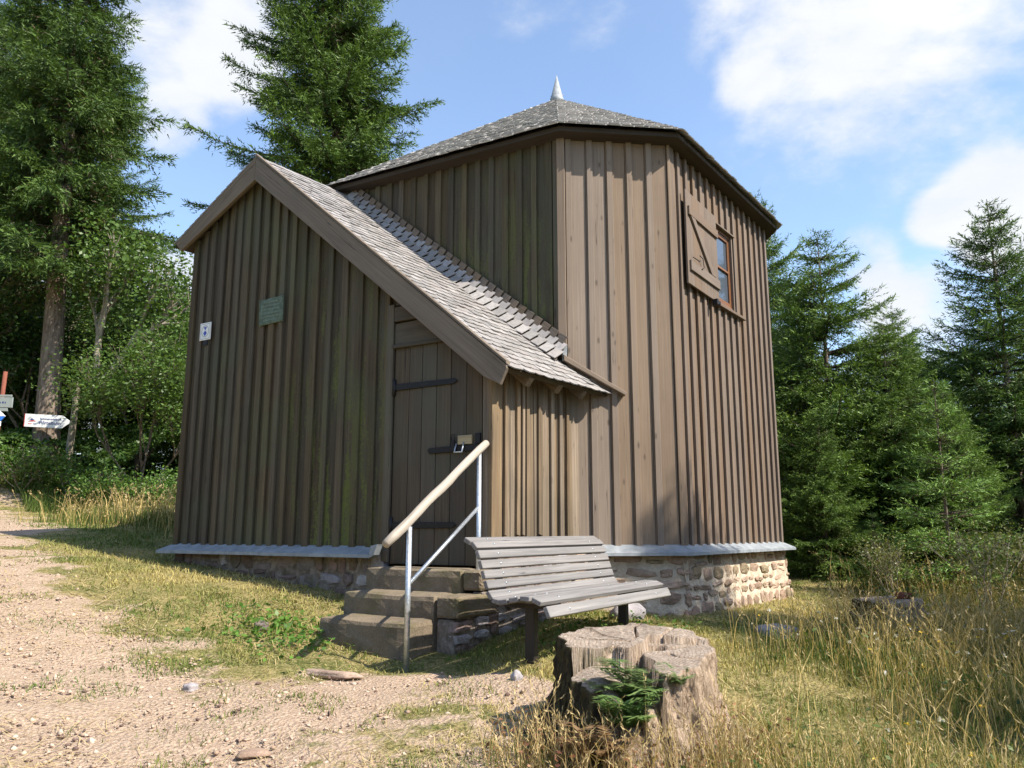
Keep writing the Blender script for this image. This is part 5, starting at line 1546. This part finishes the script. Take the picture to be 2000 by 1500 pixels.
def fern(label, loc, fronds, seed, cols, size=1.):
    r = np.random.default_rng(seed); Vs = []; Fs = []; Cs = []; b = 0
    root = empty('fern_plant', label, 'plant', None, loc)
    for i in range(fronds):
        a = r.uniform(-2.6, -.4) if i % 4 else r.uniform(0, 6.28); L = size * r.uniform(.14, .30); lift = r.uniform(.25, .9)
        d = np.array([math.cos(a), math.sin(a), 0]); sd = np.array([-d[1], d[0], 0]); n = 13
        for q in range(n):
            s_ = (q + .7) / n; p = d * L * s_ * .8 + np.array([0, 0, L * (2.1 * lift * s_ - 1.15 * s_ ** 2 * lift)])
            for sg in (-1, 1):
                l_ = L * .36 * (1 - abs(s_ - .45) * 1.1) + .008; dd = sd * sg * .85 + d * .45 + np.array([0, 0, r.uniform(-.25, .1)]); dd /= np.linalg.norm(dd)
                w = np.cross(dd, [0, 0, 1.]); w /= np.linalg.norm(w); ww = l_ * .11
                Vs += [p, p + dd * l_ * .5 + w * ww, p + dd * l_, p + dd * l_ * .5 - w * ww]; Fs.append((b, b + 1, b + 2, b + 3)); b += 4
                t = r.random(); c = (np.array(cols[0]) * (1 - t) + np.array(cols[1]) * t); Cs += [c] * 4
    link(bpy.data.objects.new('fronds', np_mesh('fern_fronds', np.array(Vs), np.array(Fs), M['leaf'], np.array(Cs))), root); return root


FG = ((.09, .17, .045), (.21, .30, .10)); zs = g1(.62, 4.2)
fern('fresh green fern growing out of the hollow of the big stump', (.57, 4.04, zs + .25), 36, 1, FG, .95)
fern('green fern hanging down the front of the big stump', (.52, 3.88, zs + .17), 34, 2, FG, .85)
fern('small fern beside the low right rim of the big stump', (.76, 3.94, zs + .33), 9, 3, FG, .62)
fern('brown withered fern at the left foot of the big stump', (.36, 3.80, zs + .05), 16, 7, ((.17, .10, .05), (.32, .21, .11)), .9)
fern('small green plant growing on top of the low dark stump', (3.62, 8.0, g1(3.7, 8.1) + .36), 10, 4, ((.03, .11, .05), (.06, .16, .07)), .7)
fern('second green plant on the right of the low dark stump', (3.88, 8.05, g1(3.7, 8.1) + .36), 8, 6, ((.03, .11, .05), (.06, .16, .07)), .6)
mb = MB(); V, F = stone_mesh(.16, .08, 9); mb.add([Vector((3.80 + a, 7.98 - o, g1(3.7, 8.1) + .40 + b)) for a, b, o in V], F, smooth=True)
tag(mb.build('clay_shard', M['rust']), 'reddish brown lump lying on the low dark stump', 'clay piece')

# ------------------------------------------------------------------ loose stones


def rock(name, label, x, y, w, d_, h, seed, mat, rot=0., group=None):
    bm = bmesh.new(); bmesh.ops.create_icosphere(bm, subdivisions=3, radius=1); r = random.Random(seed); ph = [r.uniform(0, 6) for _ in range(6)]
    for v in bm.verts:
        c = v.co; k_ = 1 + .14 * math.sin(c.x * 4 + ph[0]) * math.sin(c.y * 4 + ph[1]) + .08 * math.sin(c.z * 7 + ph[2]) + .05 * math.sin(c.x * 13 + ph[3]) * math.sin(c.y * 11 + ph[4])
        ex = 3.; q = (abs(c.x) ** ex + abs(c.y) ** ex + abs(c.z) ** ex) ** (-1 / ex); v.co = Vector((c.x * q * w / 2, c.y * q * d_ / 2, c.z * q * h / 2)) * k_
    m = bpy.data.meshes.new(name); bm.to_mesh(m); bm.free(); m.materials.append(M[mat])
    for p in m.polygons: p.use_smooth = True
    o = link(bpy.data.objects.new(name, m)); o.location = (x, y, g1(x, y) + h * .18); o.rotation_euler = (0, 0, rot); tag(o, label, 'stone', group); return o


rock('rock', 'flat grey stone half hidden in the grass right of the bench', 2.25, 7.1, .34, .26, .17, 1, 'stone_grey', .2)
rock('rock', 'small pale stone on the ground left of the big stump', 0.03, 5.15, .07, .06, .09, 2, 'stone_grey', .5)
rock('rock', 'long flat kerb slab before the lowest step', -1.22, 5.62, .45, .10, .05, 3, 'stone_sun', -.42)
rock('rock', 'flat reddish stone bedded in the gravel, nearest on the path', -1.25, 4.12, .15, .09, .035, 4, 'stone_sun', .3)
rock('rock', 'grey stone beside a grass tuft in the middle of the path', -1.93, 5.05, .08, .07, .06, 5, 'stone_grey', 1.)
rock('rock', 'grey brown stone among dry grass near the bottom edge', -.78, 3.85, .20, .09, .06, 6, 'stone_grey', -.8)
rock('rock', 'dark stone in the grass below the plinth left of the steps', -1.98, 6.55, .11, .09, .09, 7, 'stone_shade', .3)
rock('rock', 'slab leaning at the foot of the plinth behind the bench', 1.02, 7.35, .34, .22, .2, 8, 'stone_grey', .7)


def gravel():
    r = np.random.default_rng(8); n = 60000; Y = 2.9 + 9 * r.random(n) ** 1.7; X = (r.random(n) * 2 - 1) * (Y * .72); X = np.where(X > .8, -X, X)
    pv = pathv(X, Y) + r.normal(size=n) * .13; keep = (pv > .48) & (r.random(n) < np.clip(6 / Y, .2, 1)); X, Y = X[keep][:11000], Y[keep][:11000]; n = len(X); Z = gz(X, Y)
    sz_ = .004 + .017 * r.random(n) ** 5 + .0011 * np.maximum(Y - 4, 0)
    o8 = np.array([(1, 0, 0), (0, 1, 0), (-1, 0, 0), (0, -1, 0), (0, 0, 1), (0, 0, -1)], float); f8 = np.array([(0, 1, 4), (1, 2, 4), (2, 3, 4), (3, 0, 4), (1, 0, 5), (2, 1, 5), (3, 2, 5), (0, 3, 5)])
    a = r.random(n) * 6.28; c, s_ = np.cos(a), np.sin(a); q = o8[None] * (1 + .35 * r.normal(size=(n, 6, 1))) * np.stack([np.ones(n), r.uniform(.5, 1, n), r.uniform(.4, .8, n)], 1)[:, None] * sz_[:, None, None]
    x = q[..., 0] * c[:, None] - q[..., 1] * s_[:, None]; y = q[..., 0] * s_[:, None] + q[..., 1] * c[:, None]
    V = np.stack([x + X[:, None], y + Y[:, None], q[..., 2] + Z[:, None] + .002], -1).reshape(-1, 3); F = (np.arange(n)[:, None, None] * 6 + f8[None]).reshape(-1, 3)
    t = r.random((n, 1)); col = np.array([.31, .215, .15]) * (1 - t) + np.array([.52, .405, .31]) * t; dk_ = r.random(n) < .18; col[dk_] = np.array([.13, .085, .07])
    return V, F, np.repeat(col, 6, 0)


k = NT('loose_gravel'); M['gravel'] = k.fin(k.attr('col', 'Color'), .9, .2)
V, F, C_ = gravel(); tag(link(bpy.data.objects.new('gravel', np_mesh('gravel', V, F, M['gravel'], C_))), kind='stuff')

# ------------------------------------------------------------------ grass


def inside_hut(x, y, pad=.1):
    ok = np.ones(x.shape, bool); vs = offset_poly(VERTS, pad)
    for i in range(8):
        a, b = vs[i], vs[(i + 1) % 8]; ok &= ((b.x - a.x) * (y - a.y) - (b.y - a.y) * (x - a.x)) > 0
    # porch
    tx = x - A.p.x; ty = y - A.p.y; t = tx * A.d.x + ty * A.d.y; n_ = tx * A.n.x + ty * A.n.y
    porch = (t > AL - .02) & (t < .03) & (n_ < .03) & (n_ > -2.5)
    stp = (t > -1.1) & (t < .1) & (n_ > -.1) & (n_ < .93)
    return ok | porch | stp


def blades(X, Y, h, w, col_a, col_b, lean, seed, tipdry=.0, colmix=None):
    r = np.random.default_rng(seed); n = len(X); Z = gz(X, Y)
    a = r.random(n) * 6.28; d = np.stack([np.cos(a), np.sin(a), 0 * a], 1); l_ = lean * r.uniform(.2, 1.3, n)
    b = r.random(n) * 6.28; wv = np.stack([np.cos(b), np.sin(b), 0 * b], 1) * (w / 2)[:, None]
    p0 = np.stack([X, Y, Z - .01], 1); p1 = p0 + d * (l_ * h * .35)[:, None] + np.array([0, 0, 1]) * (h * .6)[:, None]; p2 = p0 + d * (l_ * h)[:, None] + np.array([0, 0, 1]) * (h * np.sqrt(np.maximum(.1, 1 - .5 * l_ ** 2)))[:, None]
    V = np.stack([p0 - wv, p0 + wv, p1 + wv * .7, p1 - wv * .7, p2], 1).reshape(-1, 3)
    i0 = np.arange(n)[:, None] * 5; F = np.concatenate([i0 + np.array([[0, 1, 2]]), i0 + np.array([[0, 2, 3]]), i0 + np.array([[3, 2, 4]])])
    t = (r.random(n) if colmix is None else colmix)[:, None]; c = (np.array(col_a) * (1 - t) + np.array(col_b) * t) * r.uniform(.75, 1.25, (n, 1))
    return V, F, np.repeat(c, 5, 0)


def short_grass():
    r = np.random.default_rng(12); n = 420000; Y = 2.9 + 12.5 * r.random(n) ** 1.35; X = (r.random(n) * 2 - 1) * (Y * .72 + .3)
    pv = pathv(X, Y); fl = field(X, Y, 2.2, 3); fl2 = field(X, Y, 5.5, 9)
    prob = np.clip(1.0 - np.clip((pv - .22 + .9 * (field(X, Y, 1.1, 77) - .5)) / .42, 0, 1) * 1.0, 0, 1) * np.clip(.25 + 1.3 * fl, 0, 1)
    clump = (fl2 > .58) & (fl > .38) & (pv > .2); prob = np.where(clump, np.maximum(prob, .55), prob)
    prob *= np.clip(7 / Y, .35, 1)
    keep = (r.random(n) < prob * .62) & ~inside_hut(X, Y); X, Y, fl, fl2, pv, clump = (q[keep] for q in (X, Y, fl, fl2, pv, clump)); n = len(X)
    green = field(X, Y, 1.3, 21); mixv = np.clip((1 - green) * 1.5 - .25 + .35 * (r.random(n) - .5), 0, 1); mixv = np.where(clump, mixv * .3, mixv)
    h = (.022 + .045 * r.random(n) ** 1.6) * (.75 + .6 * fl); h = np.where(pv > .3, h * .75, h); w = .0045 + .0011 * np.maximum(Y - 3, 0) * .8
    print('short grass', n)
    return blades(X, Y, h, w, (.095, .155, .024), (.46, .38, .15), 1.1, 14, colmix=mixv)


V, F, C_ = short_grass(); tag(link(bpy.data.objects.new('short_grass', np_mesh('short_grass', V, F, M['grass'], C_))), kind='stuff')


def tall_grass(seed, n0, region, hr, cols, seedhead, wmul=1.):
    r = np.random.default_rng(seed); X, Y = region(r, n0); ok = ~inside_hut(X, Y, .12) & (Y > 2.75); X, Y = X[ok], Y[ok]; n = len(X)
    h = hr[0] + (hr[1] - hr[0]) * r.random(n) ** 1.4; w = (.0032 + .00075 * np.maximum(Y - 3, 0)) * wmul
    V, F, C3 = blades(X, Y, h, w, cols[0], cols[1], .55, seed + 1)
    if seedhead:
        tips = V.reshape(-1, 5, 3)[:, 4]; mid = V.reshape(-1, 5, 3)[:, 2]; sel = r.random(n) < seedhead; tp = tips[sel]; d = tp - mid[sel]; d /= np.linalg.norm(d, axis=1, keepdims=True); m_ = len(tp); ws = w[sel]
        hl = r.uniform(.05, .12, m_); x, y = basis(d); Vs = [V]; Fs = [F]; Cs = [C3]; b = len(V)
        for k_ in range(5):
            f = k_ / 5; a = r.random(m_) * 6.28; sd = x * np.cos(a)[:, None] + y * np.sin(a)[:, None]; p = tp - d * (hl * (1 - f) * .9)[:, None]
            q = p + d * (hl * .32)[:, None] + sd * (ws * 1.9)[:, None]; q2 = p + d * (hl * .12)[:, None] + sd * (ws * 1.7)[:, None] + np.cross(d, sd) * (ws * 1.1)[:, None]
            Vs.append(np.stack([p, q2, q], 1).reshape(-1, 3)); Fs.append(np.arange(3 * m_).reshape(-1, 3) + b); b += 3 * m_
            c = np.array([.52, .40, .20]) * r.uniform(.7, 1.15, (m_, 1)); Cs.append(np.repeat(c, 3, 0))
        V, F, C3 = np.concatenate(Vs), np.concatenate(Fs), np.concatenate(Cs)
    return V, F, C3


def reg_right(r, n):
    Y = 2.8 + 6.4 * r.random(n) ** 1.25; X = r.random(n) * 5.6 + .55
    edge = .95 + .28 * np.maximum(Y - 3.2, 0) ** 1.0 + .2 * np.sin(Y * 3)
    dens = np.clip((X - edge) / .8 + .12, 0.0, 1) * np.clip(2.3 * field(X, Y, 1.5, 4) - .45, .06, 1) * np.clip((9.2 - Y) / 1.5, 0, 1)
    dens = np.where((Y > 6.6) & (X < 3.1), dens * .12, dens); dens = np.where(Y < 3.75, np.maximum(dens, np.clip((X - .55) / .5, 0, .85)), dens)
    k_ = (r.random(n) < dens) & (X < Y * .78) & ~((np.hypot(X - .625, Y - 4.22) < .42)); return X[k_], Y[k_]


def reg_left(r, n):
    t = r.random(n); X = -6.9 + 2.9 * t + r.normal(size=n) * .4; Y = 13.4 - 1.5 * t + r.normal(size=n) * .6; k_ = X < -3.9; return X[k_], Y[k_]


def reg_stumpfoot(r, n):
    a = r.random(n) * 6.28; d = .40 + .35 * r.random(n) ** 1.5; X = .6 + d * np.cos(a); Y = 4.15 + d * np.sin(a); k_ = (Y < 4.2) & (Y > 2.9); return X[k_], Y[k_]


def reg_far(r, n):
    Y = 8.2 + 3.2 * r.random(n); X = 3.6 + (Y * .75 - 3.4) * r.random(n); k_ = r.random(n) < np.clip((X - 4.2) / .8, .0, 1); return X[k_], Y[k_]


def reg_wood(r, n):
    X = -14 + 9.6 * r.random(n); Y = 14.2 + 2.4 * r.random(n) + .1 * (X + 10); k_ = pathv(X, Y) < .3; return X[k_], Y[k_]


DRY = ((.27, .215, .075), (.62, .46, .19)); GRN = ((.055, .10, .018), (.16, .19, .05))
for nm, args in (('dry_grass', (31, 19000, reg_right, (.16, .56), DRY, .45)), ('meadow_grass', (33, 52000, reg_right, (.07, .30), GRN, .0)), ('dry_grass', (35, 1000, reg_left, (.2, .62), DRY, .6)), ('meadow_grass', (36, 3800, reg_left, (.1, .32), GRN, 0.)),
                 ('dry_grass', (37, 1500, reg_stumpfoot, (.12, .42), ((.30, .20, .09), (.50, .38, .18)), .7)), ('meadow_grass', (38, 1800, reg_stumpfoot, (.05, .2), GRN, 0.)), ('dry_grass', (39, 2200, reg_far, (.2, .6), DRY, .4)), ('meadow_grass', (40, 6000, reg_far, (.12, .4), GRN, .0)), ('meadow_grass', (41, 14000, reg_wood, (.12, .4), ((.05, .10, .018), (.13, .17, .04)), 0.))):
    V, F, C_ = tall_grass(*args); tag(link(bpy.data.objects.new(nm, np_mesh(nm, V, F, M['grass'], C_))), kind='stuff')


def weeds(seed, n, region, size, cols, hmax):
    r = np.random.default_rng(seed); X, Y = region(r, n); n = len(X); ok = ~inside_hut(X, Y, .1); X, Y = X[ok], Y[ok]; n = len(X); Z = gz(X, Y)
    return leafy(seed, lambda rr, m_: np.stack([X, Y, Z + .01 + hmax * rr.random(m_) ** 1.7], 1), n, size, cols, up=1.2)


def reg_steps(r, n):
    t = r.random(n); X = -1.62 + .45 * r.normal(size=n) * .5 - .35 * t; Y = 6.25 + .25 * r.normal(size=n) + .5 * t; return X, Y


def reg_bench(r, n): X = .1 + 1.5 * r.random(n); Y = 5.75 + 1.5 * r.random(n); k_ = np.abs((Y - 6.15) - (X - .3) * 1.0) < .65; return X[k_], Y[k_]


for nm, args in (('leafy_weeds', (51, 16000, reg_right, .038, ((.045, .09, .018), (.11, .15, .035)), .24)), ('leafy_weeds', (52, 650, reg_steps, .05, ((.06, .14, .02), (.13, .24, .04)), .08)), ('leafy_weeds', (53, 900, reg_bench, .045, ((.05, .11, .02), (.12, .2, .04)), .07)), ('leafy_weeds', (54, 1400, reg_stumpfoot, .03, ((.16, .06, .035), (.30, .15, .08)), .2)), ('leafy_weeds', (55, 2200, reg_far, .05, ((.05, .09, .018), (.14, .15, .04)), .35))):
    V, F, C_ = weeds(*args); tag(link(bpy.data.objects.new(nm, np_mesh(nm, V, F, M['leaf'], C_))), kind='stuff')


def straw_litter():
    r = np.random.default_rng(91); n = 18000; Y = 3.0 + 6 * r.random(n) ** 1.4; X = (r.random(n) * 2 - 1) * Y * .72; f = field(X, Y, 1.7, 31); k_ = (r.random(n) < np.clip(f * 1.4 - .35, 0, 1)) & ~inside_hut(X, Y); X, Y = X[k_], Y[k_]; n = len(X)
    a = r.random(n) * 6.28; l_ = r.uniform(.03, .16, n); w = .0022 + .0006 * np.maximum(Y - 3, 0); d = np.stack([np.cos(a), np.sin(a)], 1); pr = np.stack([-d[:, 1], d[:, 0]], 1) * (w / 2)[:, None]
    P = np.stack([X, Y], 1); A_, B_ = P - d * (l_ / 2)[:, None], P + d * (l_ / 2)[:, None]; lift = r.uniform(.006, .035, n)
    def z3(q, e): return np.concatenate([q, (gz(q[:, 0], q[:, 1]) + e)[:, None]], 1)
    V = np.stack([z3(A_ - pr, .008), z3(A_ + pr, .008), z3(B_ + pr, lift), z3(B_ - pr, lift)], 1).reshape(-1, 3)
    C3 = np.array([.50, .39, .20]) * r.uniform(.6, 1.2, (n, 1)); return V, np.arange(4 * n).reshape(-1, 4), np.repeat(C3, 4, 0)


V, F, C_ = straw_litter(); tag(link(bpy.data.objects.new('straw_litter', np_mesh('straw_litter', V, F, M['grass'], C_))), kind='stuff')


def flower_heads(seed, n, cols, size, hr):
    r = np.random.default_rng(seed); X, Y = reg_right(r, n); m_ = len(X); Z = gz(X, Y) + r.uniform(hr[0], hr[1], m_); Vs = []; 
    V, F, C3 = leafy(seed, lambda rr, q: np.stack([np.repeat(X, 9), np.repeat(Y, 9), np.repeat(Z, 9)], 1), m_ * 9, size, cols); return V, F, C3


for args in ((95, 420, ((.62, .60, .52), (.75, .72, .66)), .016, (.15, .42)), (96, 200, ((.65, .45, .04), (.75, .55, .08)), .014, (.1, .35))):
    V, F, C_ = flower_heads(*args); tag(link(bpy.data.objects.new('meadow_flowers', np_mesh('meadow_flowers', V, F, M['leaf'], C_))), kind='stuff')
print('total tris', sum(len(p.vertices) - 2 for o in S.objects if o.type == 'MESH' and len(o.data.polygons) < 3000 for p in o.data.polygons) + sum(len(o.data.polygons) * (len(o.data.polygons[0].vertices) - 2) for o in S.objects if o.type == 'MESH' and len(o.data.polygons) >= 3000))
